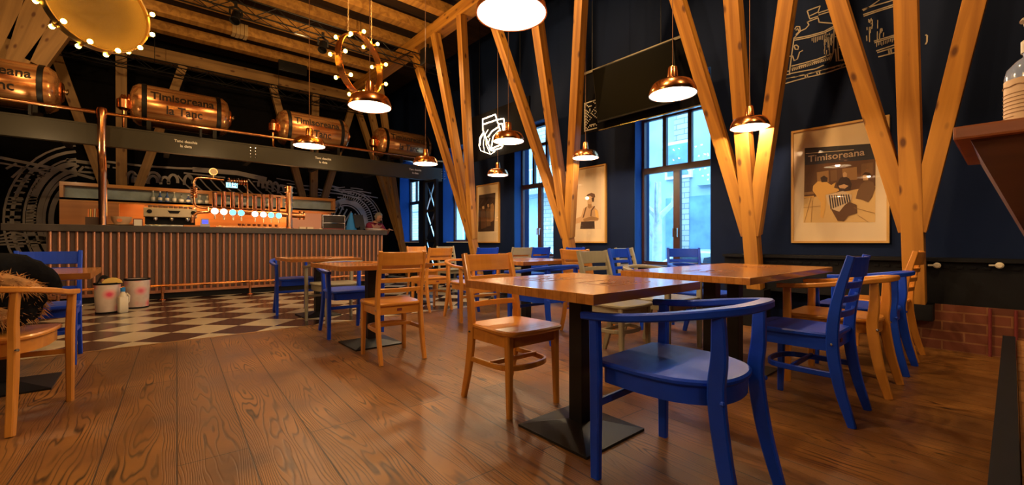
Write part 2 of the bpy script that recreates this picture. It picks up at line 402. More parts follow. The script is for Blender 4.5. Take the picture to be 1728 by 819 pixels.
def prism(bm, poly, z0, z1, ch=0.0, mtx=None):
    """poly: xy list; chamfer ch at top and bottom"""
    c = Vector((sum(p[0] for p in poly)/len(poly), sum(p[1] for p in poly)/len(poly)))
    def ring(z, inset):
        out = []
        for p in poly:
            q = Vector(p[:2]); d = q-c
            if inset: q = c + d*(1-inset/max(d.length, 1e-3))
            v = Vector((q.x, q.y, z)); out.append(bm.verts.new(mtx @ v if mtx else v))
        return out
    rs = [ring(z0, ch), ring(z0+ch, 0), ring(z1-ch, 0), ring(z1, ch)] if ch else [ring(z0, 0), ring(z1, 0)]
    n = len(poly)
    for i in range(len(rs)-1):
        for k in range(n): bm.faces.new((rs[i][k], rs[i][(k+1) % n], rs[i+1][(k+1) % n], rs[i+1][k]))
    bm.faces.new(rs[0][::-1]); bm.faces.new(rs[-1])
    return bm
def PR(*a, **k): return prism(bmesh.new(), *a, **k)
def ball(bm, c, r, seg=10, sc=(1, 1, 1)):
    n = seg//2+1
    t = bmesh.new(); bmesh.ops.create_uvsphere(t, u_segments=seg, v_segments=n, radius=r)
    merge(bm, t, Matrix.Translation(Vector(c)) @ Matrix.Diagonal((*sc, 1)))
    return bm
def arc(c, r, a0, a1, n, fn): return [fn(c[0]+r*math.cos(a0+(a1-a0)*i/n), c[1]+r*math.sin(a0+(a1-a0)*i/n)) for i in range(n+1)]
def catmull(pts, n=5, closed=False):
    P = [Vector(p) for p in pts]; out = []; m = len(P)
    rng = range(m if closed else m-1)
    for i in rng:
        p0 = P[i-1] if (closed or i > 0) else P[0]; p1 = P[i]; p2 = P[(i+1) % m]; p3 = P[(i+2) % m] if (closed or i+2 < m) else P[-1]
        for k in range(n):
            t = k/n
            out.append(.5*((2*p1)+(-p0+p2)*t+(2*p0-5*p1+4*p2-p3)*t*t+(-p0+3*p1-3*p2+p3)*t**3))
    if not closed: out.append(P[-1])
    return out
def text_bm(s, size, ext=.002, offset=0.0, cuts=0):
    cu = bpy.data.curves.new('t', 'FONT'); cu.body = s; cu.size = size; cu.extrude = ext; cu.align_x = 'CENTER'; cu.align_y = 'CENTER'; cu.offset = offset
    cu.resolution_u = 3
    o = bpy.data.objects.new('t', cu); COL.objects.link(o)
    bpy.context.view_layer.update()
    me = bpy.data.meshes.new_from_object(o.evaluated_get(bpy.context.evaluated_depsgraph_get()))
    bm = bmesh.new(); bm.from_mesh(me)
    bpy.data.objects.remove(o); bpy.data.curves.remove(cu); bpy.data.meshes.remove(me)
    if cuts:
        bmesh.ops.triangulate(bm, faces=bm.faces[:])
        bmesh.ops.subdivide_edges(bm, edges=[e for e in bm.edges if e.calc_length() > .03], cuts=cuts)
    return bm
def xform(bm, m):
    for v in bm.verts: v.co = m @ v.co
    return bm
# text standing on a wall facing -Y (reads along +X) / a wall facing -X (reads along -Y)
FACE_Y = Matrix(((1, 0, 0, 0), (0, 0, -1, 0), (0, 1, 0, 0), (0, 0, 0, 1)))
FACE_X = Matrix(((0, 0, -1, 0), (-1, 0, 0, 0), (0, 1, 0, 0), (0, 0, 0, 1)))
def ribbon(bm, pts, wd, nrm, th=.003):
    """flat stroke of real thickness lying on a wall of normal nrm"""
    if len(pts) < 2: return bm
    return sweep(bm, pts, wd, th, hint=nrm, bev=0)

# ================================================================== THE ROOM
W, YB, XL, YF, ZC = 5.7, 12.6, -5.2, -3.2, 5.55
WT = .42
YS = 5.2
struct('floor', B(XL, W+.02, YF, YS, -.1, 0), 'floor', 'brown stained plank floor with bold grain')
struct('floor', B(XL, W+.02, YS, YB, -.1, 0), 'checker', 'cream and dark brown checkered tile floor laid as diamonds')
struct('trim_1', B(XL, 5.3, YS-.012, YS+.012, 0, .004), 'brass', 'pale metal strip between planks and tiles')
struct('ceiling', B(XL-.2, W+WT, YF-.2, YB+.2, ZC, ZC+.15), 'ceilb', 'dark boarded ceiling above the joists')
struct('wall_back', B(XL-.2, W+WT, YB, YB+.2, -.1, ZC), 'backwall')
struct('wall_left', B(XL-.2, XL, YF-.2, YB, -.1, ZC), 'navy')
struct('wall_front', B(XL, W+WT, YF-.2, YF, -.1, ZC), 'navy')
WINS = [(2.6, 3.78, .59, 3.3), (5.50, 6.62, .66, 3.3), (8.23, 9.4, .95, 3.3), (10.65, 11.85, .95, 3.3)]
wb = bmesh.new(); y = YF
for (a, b, z0, z1) in WINS:
    box(wb, W, W+WT, y, a, -.1, ZC); box(wb, W, W+WT, a, b, -.1, z0); box(wb, W, W+WT, a, b, z1, ZC); y = b
box(wb, W, W+WT, y, YB, -.1, ZC)
struct('wall_right', wb, 'navy')
struct('trim_2', B(5.36, W, -3.1, .62, 0, .40), 'brick', 'red brick plinth under the navy wall')
cv = bmesh.new(); box(cv, 5.40, W, -3.1, 2.3, .40, .78); box(cv, 5.34, W, -3.1, 2.3, .78, .81); 
for i in range(30): box(cv, 5.385, 5.40, -.2+i*.08, -.16+i*.08, .72, .74)
struct('trim_3', cv, 'blackmat', 'black radiator cover with a ledge along the window wall')
def window(n, a, b, z0, z1, xg, far=False):
    e = thing('window_%d' % n, None, None, (xg, a, z0)); e['kind'] = 'structure'
    wd, ht = b-a, z1-z0
    fr = bmesh.new(); t = .055
    zt = ht*.54 if not far else ht*.5
    box(fr, -.03, .03, 0, t, 0, ht); box(fr, -.03, .03, wd-t, wd, 0, ht); box(fr, -.03, .03, t, wd-t, 0, .07); box(fr, -.03, .03, t, wd-t, ht-t, ht)
    box(fr, -.04, .03, t, wd-t, zt-.045, zt+.045)
    box(fr, -.035, .03, wd/2-.05, wd/2+.05, .07, zt-.045)
    for y in (wd/3, 2*wd/3): box(fr, -.03, .03, y-.028, y+.028, zt+.045, ht-t)
    zz = zt+.80
    box(fr, -.03, .03, t, wd-t, zz-.028, zz+.028)
    obj('window_frame', fr, 'frameb', e)
    gl = bmesh.new(); box(gl, -.003, .003, t, wd-t, .07, ht-t); obj('pane', gl, 'glass', e)
    rv = bmesh.new(); box(rv, W-xg+.004, -.03, 0, .012, 0, ht); box(rv, W-xg+.004, -.03, wd-.012, wd, 0, ht); box(rv, W-xg+.004, -.03, 0, wd, ht-.012, ht)
    obj('reveal', rv, 'reveal', e)
    sl = B(-.26, -.03, 0, wd, -.002, .02); obj('window_sill', sl, 'navyprint' if not far else 'white', e)
    if n <= 2:
        for s in (-1, 1):
            h = bmesh.new(); box(h, -.075, -.035, wd/2+s*.028-.008, wd/2+s*.028+.008, .55, .57); box(h, -.085, -.07, wd/2+s*.028-.008, wd/2+s*.028+.008, .44, .57)
            obj('handle', h, 'chrome', e)
    return e
for i, (a, b, z0, z1) in enumerate(WINS): window(i+1, a, b, z0, z1, W+.22 if i < 2 else W+.36, i > 1)

# ------------------------------------------------------------------ timber fans along the window wall
def beam(name, p0, p1, wd, dp, mat, parent, side):
    """rectangular timber from p0 to p1 in the parent's frame; wd measured along 'side'"""
    p0, p1 = Vector(p0), Vector(p1); z = (p1-p0).normalized(); ln = (p1-p0).length
    s = (Vector(side)-z*Vector(side).dot(z)).normalized(); q = z.cross(s)
    o = obj(name, B(-wd/2, wd/2, -dp/2, dp/2, 0, ln, bev=.006), mat, parent)
    m = Matrix((s, q, z)).transposed().to_4x4(); m.translation = p0
    o.matrix_local = m
    return o
def fan(label, x, y, lean, sp, zf, zj, zt, mat, group, axis='Y', spread=.205, wd=.135, dp=.14):
    e = thing('timber_fan_column', label, 'timber column', (x, y, zf), 0, group)
    A = Vector((0, 1, 0)) if axis == 'Y' else Vector((1, 0, 0)); L_ = Vector(lean)
    P = lambda z, s: L_*(z-zf) + A*s + Vector((0, 0, z-zf))
    beam('post', P(zf, 0), P(zt, 0), wd*1.08, dp, mat, e, A)
    for s in (-1, 1): beam('brace', P(zj-.30, s*wd*.18), P(zt, s*(wd*.72+spread*(zt-zj))), wd, dp*.95, mat, e, A)
    return e
G = 'timber fan columns along the window wall'
fan('pine fan column right of the large street-scene poster, nearest the corner', 5.2+.08, .57, (-.20, 0, 0), 0, .40, 1.36, 4.95, 'pine', G)
fan('pine fan column between the tall window and the large street-scene poster', 5.2+.08, 1.90, (-.20, 0, 0), 0, .42, 1.34, 4.95, 'pine', G)
fan('pine fan column just left of the poster of a man in braces', 5.2+.08, 4.57, (-.21, 0, 0), 0, 0, 1.34, 4.95, 'pine', G, 'Y', .26)
fan('pine fan column between the far poster and the lattice strut', 5.2+.08, 7.18, (-.22, 0, 0), 0, 0, 1.34, 4.95, 'pine', G, 'Y', .22)
fan('dim pine fan column at the far end, before the blue window recess', 5.56, 10.95, (-.25, 0, 0), 0, 0, 1.34, 4.95, 'pinedim', G)
struct('trim_4', B(5.20, 5.40, .45, .68, .26, .40), 'blackmat', 'black shoe under a timber post')
struct('trim_5', B(5.20, 5.40, 1.79, 2.01, .0, .42), 'blackmat', 'black foot block under a timber post')
pl = thing('roof_plate', 'long pine roof plate carried by the fan columns at the window side', 'timber beam', (4.28, -1, 4.95))
beam('timber', (0, -2, .12), (0, 13.4, .12), .24, .24, 'pine', pl, (1, 0, 0))
GB = 'timber fan columns behind the bar'
fan('dim-toned fan column behind the second copper tank from the left', -.42, 12.2, (0, -.06, 0), 0, 0, 1.55, 4.85, 'pinedim', GB, 'X', .27, .16, .14)
fan('dim-toned fan column behind the third copper tank from the left', 3.35, 12.2, (0, -.06, 0), 0, 0, 1.55, 4.85, 'pinedim', GB, 'X', .27, .16, .14)
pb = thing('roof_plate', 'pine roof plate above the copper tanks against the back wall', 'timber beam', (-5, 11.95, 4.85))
beam('timber', (0, 0, .13), (9.2, 0, .13), .26, .26, 'pinedim', pb, (0, 1, 0))
# braces at far left rising to the plate
for (q, wd, lb) in (((-35, 170, 30, -40), .30, 'leaning roof brace at the very top left corner of the photo'), ((15, 125, 95, -40), .34, 'wide leaning roof brace above the leftmost copper tank'), ((60, 110, 150, -10), .26, 'leaning roof brace just left of the hoop with the mesh disc')):
    p0_, p1_ = ony(q[0], q[1], 10.6), ony(q[2], q[3], 10.6)
    hb = thing('roof_brace', lb, 'timber brace', p0_, 0, 'leaning roof braces')
    beam('timber', (0, 0, 0), p1_-p0_, wd, .18, 'pinedim', hb, (1, 0, 0))
# joists
JY = [-1.6, -.75, .1, .95, 1.8, 2.65, 3.5, 4.35, 5.15, 6.0, 6.9, 7.75, 8.6, 9.45, 10.3, 11.15]
first = None
jl = ['over the camera end', ]
for i, y in enumerate(JY):
    if first is None:
        e = thing('ceiling_joist', 'x', 'ceiling joist', (XL+.05, y, 5.20), 0, 'parallel ceiling joists'); first = e
        beam('timber', (0, 0, .10), (9.62, 0, .10), .20, .19, 'joist', e, (0, 1, 0))
    else: e = copy_tree(first); e.location.y = y
    e['label'] = 'pale old timber joist under the dark boarded ceiling, one of a parallel row'

wr = thing('fabric_wrap', 'pale cloth strap wound round a ceiling joist above the second copper tank', 'strap', (1.43, 10.3, 5.30))
b = bmesh.new()
for k in range(4): box(b, -.14+.07*k, -.075+.07*k, -.112-.006*(k % 2), .112+.006*(k % 2), -.112-.006*(k % 2), .112, bev=.01)
obj('cloth_turns', b, plain('pale strap cloth', (.50, .34, .15), .9), wr)

# ------------------------------------------------------------------ lighting trusses
def truss(label, x0, x1, y, z, h=.22):
    e = thing('lighting_truss', label, 'truss', (x0, y, z)); n = int((x1-x0)/.3); L_ = x1-x0
    for dz in (0, h):
        for dy in (-.11, .11): obj('chord', T([(0, dy, dz), (L_, dy, dz)], .012, 6), 'black', e)
    b = bmesh.new()
    for i in range(n):
        a, c = L_*i/n, L_*(i+1)/n
        for dy in (-.11, .11): tube(b, [(a, dy, 0 if i % 2 else h), (c, dy, h if i % 2 else 0)], .007, 5)
        tube(b, [(a, -.11, 0), (c, .11, 0)], .006, 5); tube(b, [(a, -.11, h), (a, .11, h)], .006, 5)
    obj('web_bracing', b, 'black', e)
    d = bmesh.new()
    for k in range(1, 4): tube(d, [(L_*k/4, 0, h), (L_*k/4, 0, 5.2-z)], .006, 5)
    obj('hanger', d, 'black', e)
    return e
truss('black lighting truss hung under the joists, reaching the window side', -2.6, 4.9, 7.9, 4.55)
truss('black lighting truss in front of the fan columns behind the tanks', -4.4, 4.6, 11.25, 4.40)
def spotlight(label, loc, tgt, group='black spotlights hung from the trusses'):
    e = thing('spotlight', label, 'spotlight', loc, 0, group)
    d = (Vector(tgt)-Vector(loc)).normalized(); q = d.to_track_quat('-Z', 'Y').to_matrix().to_4x4()
    obj('lamp_body', LT([(.05, .10), (.062, .09), (.062, -.06), (.075, -.12), (.065, -.12), (.05, -.06)], 14, q), 'black', e, True)
    obj('yoke', SW([(-.08, 0, 0), (-.08, 0, .12), (0, 0, .15), (.08, 0, .12), (.08, 0, 0)], .03, .008, Vector((0, 1, 0))), 'black', e)
    obj('clamp', B(-.02, .02, -.02, .02, .15, .24), 'black', e)
    return e
spotlight('black spotlight on the near truss, above the second copper tank', ony(545, 78, 7.9), (1, 5, 0))
spotlight('black spotlight on the near truss, left of the hoop of bulbs', ony(398, 28, 7.9), (0, 5, 0))
spotlight('black spotlight on the near truss where it meets the window side', ony(755, 130, 7.8), (3, 6, 1))
ps = thing('wall_box', 'flat black fixture box screwed to the joist above the third tank', 'fixture', ony(494, 115, 10.9))
obj('housing', B(-.30, .30, -.04, .04, -.12, .12, bev=.008), 'black', ps)
sc_ = bmesh.new()
for i in range(4): ball(sc_, (-.2+.13*i, -.045, .07), .008, 6)
for i in range(2): ball(sc_, (-.2+.26*i, -.045, -.07), .010, 6)
obj('screws', sc_, 'chrome', ps)
# wall speaker box seen against the fan column of the far poster
sb = thing('speaker', 'black box speaker hung at the window end of the near truss', 'speaker', ony(722, 98, 7.6))
obj('cabinet', B(-.12, .12, -.10, .10, -.16, .16, bev=.01), 'black', sb); obj('hanging_bracket', B(-.015, .015, -.015, .015, .16, .28), 'black', sb)

# ------------------------------------------------------------------ steel beam, platform, tanks
YBm = 9.35
pf = thing('tank_platform', 'olive steel beam and dark platform over the bar, carrying the copper tanks', 'platform', (0, YBm, 2.48))
g = bmesh.new(); box(g, -5.1, 5.62, -.06, .06, .30, .325); box(g, -5.1, 5.62, -.06, .06, 0, .025); box(g, -5.1, 5.62, -.008, .008, .025, .30)
obj('steel_beam', g, 'olive', pf)
obj('web_plate', B(-5.1, 5.62, -.05, -.008, .02, .305), 'olive', pf)
obj('deck', B(-5.1, 5.62, .06, 1.10, .24, .30), 'blackmat', pf)
for k in range(9): obj('deck_joist', B(-4.9+1.28*k, -4.82+1.28*k, .06, 1.10, .08, .24), 'blackmat', pf)
bl = bmesh.new()
for px in (425, 745):
    p = ony(px, 300, YBm)
    for dz in (.08, .14, .20, .26): ball(bl, (p.x-.03, -.065, dz), .014, 6); ball(bl, (p.x+.05, -.065, dz), .014, 6)
obj('bolts', bl, 'chrome', pf)
for i, cx in enumerate((-1.79, .48, 2.75, 4.86)):
    b = text_bm('Tanc deschis', .062, .002, .001); xform(b, Matrix.Translation((cx+.02 if i else cx, -.055, .215)) @ FACE_Y)
    b2 = text_bm('la data', .062, .002, .001); xform(b2, Matrix.Translation((cx+.02, -.055, .135)) @ FACE_Y); merge(b, b2)
    obj('lettering', b, 'lettering', pf)
def tank(label, cx):
    R_ = .36; L_ = 1.26
    e = thing('copper_beer_tank', label, 'tank', (cx, 9.95, 2.79), 0, 'copper beer tanks on the platform')
    q = Matrix.Translation((0, 0, .58)) @ Matrix.Rotation(PI/2, 4, 'Y')
    prof = [(.02, -L_/2-.10), (.18, -L_/2-.09), (.30, -L_/2-.05), (R_, -L_/2+.03), (R_, L_/2-.03), (.30, L_/2+.05), (.18, L_/2+.09), (.02, L_/2+.10)]
    obj('shell', LT(prof, 40, q), 'tank', e, True)
    for z in (-L_/2+.10, L_/2-.10):
        obj('band', LT([(R_+.002, z-.035), (R_+.012, z-.03), (R_+.012, z+.03), (R_+.002, z+.035)], 40, q, cap=False), 'black', e, True)
    for s in (-1, 1):
        hb_ = LT([(.02, s*(L_/2+.09)), (.15, s*(L_/2+.085)), (.16, s*(L_/2+.11)), (.14, s*(L_/2+.125)), (.02, s*(L_/2+.13))], 24, q)
        h = obj('hatch', hb_, 'copper', e, True)
        kn = bmesh.new(); tube(kn, [(s*(L_/2+.15), -.1, .58), (s*(L_/2+.17), 0, .64), (s*(L_/2+.15), .1, .58)], .012, 6); ball(kn, (s*(L_/2+.15), 0, .60), .035, 8)
        obj('hatch_clamp', kn, 'brass', h, True)
    v = bmesh.new(); lathe(v, [(.05, 0), (.09, .03), (.09, .17), (.05, .2), (.03, .26)], 16, Matrix.Translation((-L_/2-.17, -.12, .42))); tube(v, [(-L_/2-.17, -.12, .45), (-L_/2-.17, -.12, .12), (-L_/2+.1, -.12, .06)], .022, 8)
    obj('valve', v, 'copper', e, True)
    for z in (-L_/2+.16, L_/2-.16):
        c = bmesh.new(); box(c, z-.03, z+.03, -.24, .24, 0, .31); box(c, z-.06, z+.06, -.30, .30, 0, .03)
        obj('cradle', c, 'black', e)
    b = text_bm('Timisoreana', .20, .002, .004, 2); xform(b, Matrix.Translation((0, .125, 0)))
    b2 = text_bm('la Tanc', .20, .002, .004, 2); xform(b2, Matrix.Translation((0.02, -.10, 0)))
    sx = .90/max(v.co.x for v in b.verts)*.5
    for vv in list(b.verts)+list(b2.verts):
        a = vv.co.y/R_ - .02; r = R_+.004+vv.co.z
        vv.co = Vector((vv.co.x*sx, -r*math.cos(a), .58+r*math.sin(a)))
    obj('lettering', b, 'tank text', e); obj('lettering', b2, 'tank text', e)
    return e
t0 = tank('leftmost copper tank, cut by the left edge of the photo', -1.79)
for cx, lb in ((.48, 'copper tank behind the upright copper pipe, second from the left'), (2.75, 'copper tank partly behind a pendant lamp, third from the left'), (4.86, 'copper tank nearest the window wall, fourth from the left')):
    c = copy_tree(t0); c.location.x = cx; c['label'] = lb
YR = 9.2
rp = thing('copper_pipe_rail', 'thick copper pipe rail before the tanks with an upright drop to the bar', 'pipe', (0, YR, 2.97))
obj('horizontal_pipe', T([(-5.0, 0, 0), (-.62, 0, 0)], .028, 10), 'copper', rp, True)
obj('horizontal_pipe', T([(-.50, 0, 0), (5.6, 0, 0)], .026, 10), 'copper', rp, True)
obj('upright_pipe', T([(-.55, 0, .05), (-.55, 0, -.60), (-.55, .05, -.72), (-.55, .16, -.80), (-.55, .20, -.92), (-.55, .20, -1.74)], .052, 14), 'copper', rp, True)
obj('elbow', LT([(.02, -.10), (.058, -.10), (.062, .02), (.05, .055), (.02, .07)], 16, Matrix.Translation((-.55, 0, .02))), 'copper', rp, True)
for x in (-3.2, -1.3, .7, 2.6, 4.5): obj('bracket', B(x-.015, x+.015, -.01, .088, -.17, 0), 'black', rp)

# ------------------------------------------------------------------ bar
bar = thing('bar_counter', 'long bar counter faced with upright copper tubes under a dark worktop', 'bar counter', (0, 9.25, 0))
X0, X1 = -1.15, 4.08
obj('front_panel', B(X0, X1, .06, .14, .10, 1.12), plain('brown bar panel', (.085, .045, .035), .55), bar)
obj('end_panel', B(X1-.03, X1, .06, .72, 0, 1.12), 'counter', bar)
obj('plinth', B(X0, X1, .06, .14, 0, .10), 'blackmat', bar)
obj('kick_rail', B(X0, X1, .015, .06, .10, .145), 'coppers', bar)
n = 56
tb = None
for i in range(n):
    x = X0+.04+(X1-X0-.08)*i/(n-1)
    if tb is None:
        tb = obj('copper_tube', T([(0, 0, .14), (0, 0, 1.12)], .020, 8), 'coppers', bar, True); tb.location = (x, .045, 0)
    else:
        c = tb.copy(); COL.objects.link(c); c.location.x = x
obj('worktop', B(-1.58, 4.14, -.02, .74, 1.12, 1.225, bev=.008), 'counter', bar)
fr_ = thing('foot_rail', 'low copper foot rail standing in front of the bar tubes', 'foot rail', (0, 9.05, 0))
obj('rail', T([(X0, 0, .24), (X1, 0, .24)], .022, 8), 'copper', fr_, True)
for x in (-1.0, .18, 1.42, 2.65, 3.9): obj('stanchion', LT([(.05, 0), (.05, .012), (.022, .02), (.022, .22)], 12, Matrix.Translation((x, 0, 0))), 'copper', fr_, True)

# back cabinet
YC = 11.0
cb_ = thing('back_bar_cabinet', 'plywood back bar cabinet with frosted upper panels behind the counter', 'cabinet', (0, YC, 0))
CX0, CX1 = -1.20, 3.56
f = bmesh.new()
for (a, b, c, d) in ((CX0, CX1, 1.98, 2.04), (CX0, CX1, 1.72, 1.76), (CX0, CX0+.05, 1.76, 1.98), (.98, 1.03, 1.76, 1.98), (2.32, 2.37, 1.76, 1.98), (CX1-.05, CX1, 1.76, 1.98)): box(f, a, b, -.02, .35, c, d)
obj('carcass_frame', f, 'oakh', cb_)
for (a, b) in ((CX0+.05, .98), (1.03, 2.32), (2.37, CX1-.05)): obj('frosted_panel', B(a, b, .16, .18, 1.76, 1.98), 'frost', cb_)
obj('back_panel', B(CX0, CX1, .30, .35, .9, 1.72), 'glow', cb_)
obj('lower_cabinet', B(CX0, CX1, -.15, .35, 0, .95), 'counter', cb_)
obj('side_panel', B(CX0, CX0+.78, -.01, .30, .95, 1.72), 'glow', cb_)
obj('shelf_lip', B(CX0, CX1, -.02, .0, 1.69, 1.76), 'oakh', cb_)
obj('light_strip', B(CX0+.9, CX1-.1, .004, .03, 1.702, 1.718), plain('lit strip', (1, .7, .3), .5, emit=(1, .50, .14), es=12), cb_)
bx = bmesh.new()
for k in range(7):
    ball(bx, (2.05+.12*k, .1, 1.20), .05, 8)
lamp('counter glow', (.6, YC-.05, 1.62), 10, (1, .5, .18), .25); lamp('counter glow', (2.4, YC-.05, 1.62), 10, (1, .5, .18), .25)
# bottles standing on the counter's back shelf (in front of frosted panels)
BT = [(258, 'clear bottle with white label'), (270, 'clear bottle with pale blue neck'), (282, 'clear bottle with dark blue cap'), (294, 'clear bottle with green tint label'), (306, 'squat bottle with dark cap and white label'), (318, 'squat blue tinted bottle'), (338, 'small bottle with round white cap'), (350, 'second small bottle with round white cap'), (385, 'bottle seen behind the first copper tap handles'), (402, 'pale bottle under the lit screen'), (413, 'bottle right of the lit screen'), (452, 'bottle between the right-hand tap handles')]
btm = [plain('bottle glass', (.35, .45, .45), .15, coat=.5), plain('blue glass', (.06, .15, .45), .15, coat=.5), plain('bottle label', (.75, .78, .74), .6), plain('dark cap', (.03, .03, .05), .4)]
def bottle(label, px, i):
    p = ony(px, 340, YC+.06); p.z = 1.765
    e = thing('bottle', label + ', on the shelf of the back bar', 'bottle', p, 0, 'bottles on the back bar shelf')
    s = 1.0 if i in (0, 1, 2, 3) else .8; wd = 1.0 if i < 4 else 1.3
    obj('glass_body', LT([(.030*wd, 0), (.033*wd, .01), (.033*wd, .10*s), (.012, .145*s), (.012, .19*s)], 12), btm[1] if i in (1, 2, 5) else btm[0], e, True)
    obj('paper_label', LT([(.0342*wd, .03*s), (.0342*wd, .085*s)], 12, cap=False), btm[2], e, True)
    obj('cap', LT([(.015, .19*s), (.015, .215*s)], 10), btm[3] if i in (2, 4) else btm[2], e, True)
for i, (px, lb) in enumerate(BT): bottle(lb, px, i)

# ------------------------------------------------------------------ things on the bar
ZT = 1.225
def onbar(px, y=9.6): p = ony(px, 380, y); return Vector((p.x, y, ZT))
tw = thing('beer_tap_tower', 'ornate copper beer tap tower with eight taps, coils and a gauge', 'beer taps', (0, 9.5, ZT))
P = lambda px, py: ony(px, py, 9.5)-Vector((0, 9.5, ZT))
obj('manifold_pipe', T([P(352, 354), P(404, 357), P(470, 361), P(504, 364)], .055, 14), 'copper', tw, True)
fl = P(506, 364); obj('end_flange', LT([(.03, -.03), (.085, -.03), (.085, .0), (.05, .005), (.05, .05), (.085, .055), (.085, .08), (.03, .08)], 20, Matrix.Translation(fl) @ Matrix.Rotation(PI/2, 4, 'Y')), 'copper', tw, True)
obj('arch_pipe', T(catmull([P(350, 352), P(334, 349), P(328, 342), P(327.5, 318), P(328, 305), P(334, 300), P(352, 301), P(378, 304)], 4), .022, 10), 'copper', tw, True)
obj('arch_pipe', T([P(384, 305), P(417, 306), P(418, 330), P(417.5, 352)], .018, 10), 'copper', tw, True)
def coil(c0, c1, r, turns, rr):
    c0, c1 = Vector(c0), Vector(c1); ax = (c1-c0); a = ax.normalized(); s = a.cross(Vector((0, 1, 0))).normalized(); u = Vector((0, 1, 0))
    return T([c0+ax*(i/(turns*12))+(s*math.cos(2*PI*i/12)+u*math.sin(2*PI*i/12))*r for i in range(turns*12+1)], rr, 6)
obj('coil', coil(P(327.5, 334), P(327.5, 316), .045, 6, .010), 'copper', tw, True)
obj('coil', coil(P(387, 306), P(417, 307), .055, 7, .010), 'copper', tw, True)
obj('curved_leg_pipe', T(catmull([P(352, 358), P(334, 359), P(326, 366), P(324, 376)], 4), .026, 10), 'copper', tw, True)
g_ = P(360, 290); gb = LT([(.02, -.02), (.065, -.02), (.065, .02), (.055, .02), (.055, .012), (.0, .012)], 24, Matrix.Translation(g_) @ Matrix.Rotation(PI/2, 4, 'X'))
gg = obj('pressure_gauge', gb, 'brass', tw, True); obj('gauge_dial', LT([(.001, 0), (.053, 0), (.053, .002), (.001, .002)], 24, Matrix.Translation(g_+Vector((0, -.013, 0))) @ Matrix.Rotation(PI/2, 4, 'X')), plain('gauge face', (.55, .42, .22), .5), gg)
obj('gauge_stem', T([P(360, 296), P(360, 302)], .012, 8), 'brass', tw)
c0 = P(487.8, 385); hgt = (P(487.8, 313)-c0).length
cm = bmesh.new(); lathe(cm, [(.085, 0), (.085, .02), (.064, .03), (.064, hgt), (.055, hgt+.01)], 20, Matrix.Translation((c0.x, c0.y, 0)))
obj('tower_column', cm, 'copper', tw, True)
for k in range(5): obj('column_ring', LT([(.064, -.010), (.078, -.010), (.078, .010), (.064, .010)], 20, Matrix.Translation((c0.x, c0.y, hgt-.02-.10*k)), cap=False), 'copper', tw, True)
hx = [361.6, 376.7, 391.7, 405.7, 429, 443, 456, 468.7]; ht_ = [325.6, 324, 324.8, 328.4, 331, 328.7, 328.7, 334.3]
for i, (a, b) in enumerate(zip(hx, ht_)):
    p1 = P(a, b); dy = 357+(a-361)*.07
    p0 = P(a, dy-5)
    h = obj('tap_handle', LT([(.020, 0), (.030, .02), (.036, .06), (.038, (p1-p0).length-.02), (.040, (p1-p0).length)], 12, Matrix.Translation(p0+Vector((0, -.05, 0)))), 'copper', tw, True)
    obj('handle_cap', LT([(.041, 0), (.041, .012), (.030, .016)], 12, Matrix.Translation(p1+Vector((0, -.05, 0)))), 'blackmat', h)
    q = Matrix.Translation(P(a, dy)+Vector((0, -.075, 0))) @ Matrix.Rotation(PI/2, 4, 'X')
    bd = obj('tap_badge', LT([(.001, -.01), (.056, -.01), (.056, .008), (.001, .008)], 24, q), 'badge2' if i in (2, 3, 6, 7) else 'badge', tw)
    obj('badge_rim', LT([(.055, -.012), (.064, -.012), (.064, .01), (.055, .01)], 24, q, cap=False), 'copper', bd, True)
    obj('tap_spout', T([P(a, dy+4)+Vector((0, -.03, 0)), P(a, dy+8)+Vector((0, -.10, 0)), P(a, dy+13)+Vector((0, -.11, 0))], .011, 8), 'chrome', tw, True)
p = P(391, 313); sb_ = obj('display_housing', B(p.x-.10, p.x+.10, -.02, .03, p.z-.055, p.z+.055, bev=.005), 'black', tw)
obj('display_screen', B(p.x-.088, p.x+.088, -.026, -.02, p.z-.045, p.z+.045), 'screen', sb_)
seg = bmesh.new()
for (x, z, a, b) in ((-.06, 0, .006, .03), (-.035, .018, .018, .005), (-.035, -.018, .018, .005), (-.01, 0, .006, .03), (.03, .0, .012, .012), (.055, .012, .005, .02), (.075, -.01, .006, .025)): box(seg, p.x+x-a, p.x+x+a, -.029, -.026, p.z+z-b, p.z+z+b)
obj('display_digits', seg, 'navyprint', sb_)
obj('drip_tray', B(P(362, 380).x, P(478, 380).x, -.22, .05, 0, .03, bev=.004), 'copper', tw)
# glasses below taps (dark small)
gx = [404, 411, 420, 429, 437, 447, 456, 466]
g0 = None
for i, px in enumerate(gx):
    q = onbar(px, 9.72)
    if g0 is None:
        g0 = thing('tasting_glass', 'x', 'glass', q, 0, 'small glasses under the taps')
        obj('bowl', LT([(.022, 0), (.024, .004), (.005, .010), (.005, .035), (.026, .055), (.030, .09), (.028, .09), (.024, .057), (.002, .042)], 12), plain('brown glass', (.20, .06, .03), .15, coat=.4), g0, True); e = g0
    else: e = copy_tree(g0); e.location = q
    e['label'] = 'small dark glass in the row on the bar behind the lit tap badges'
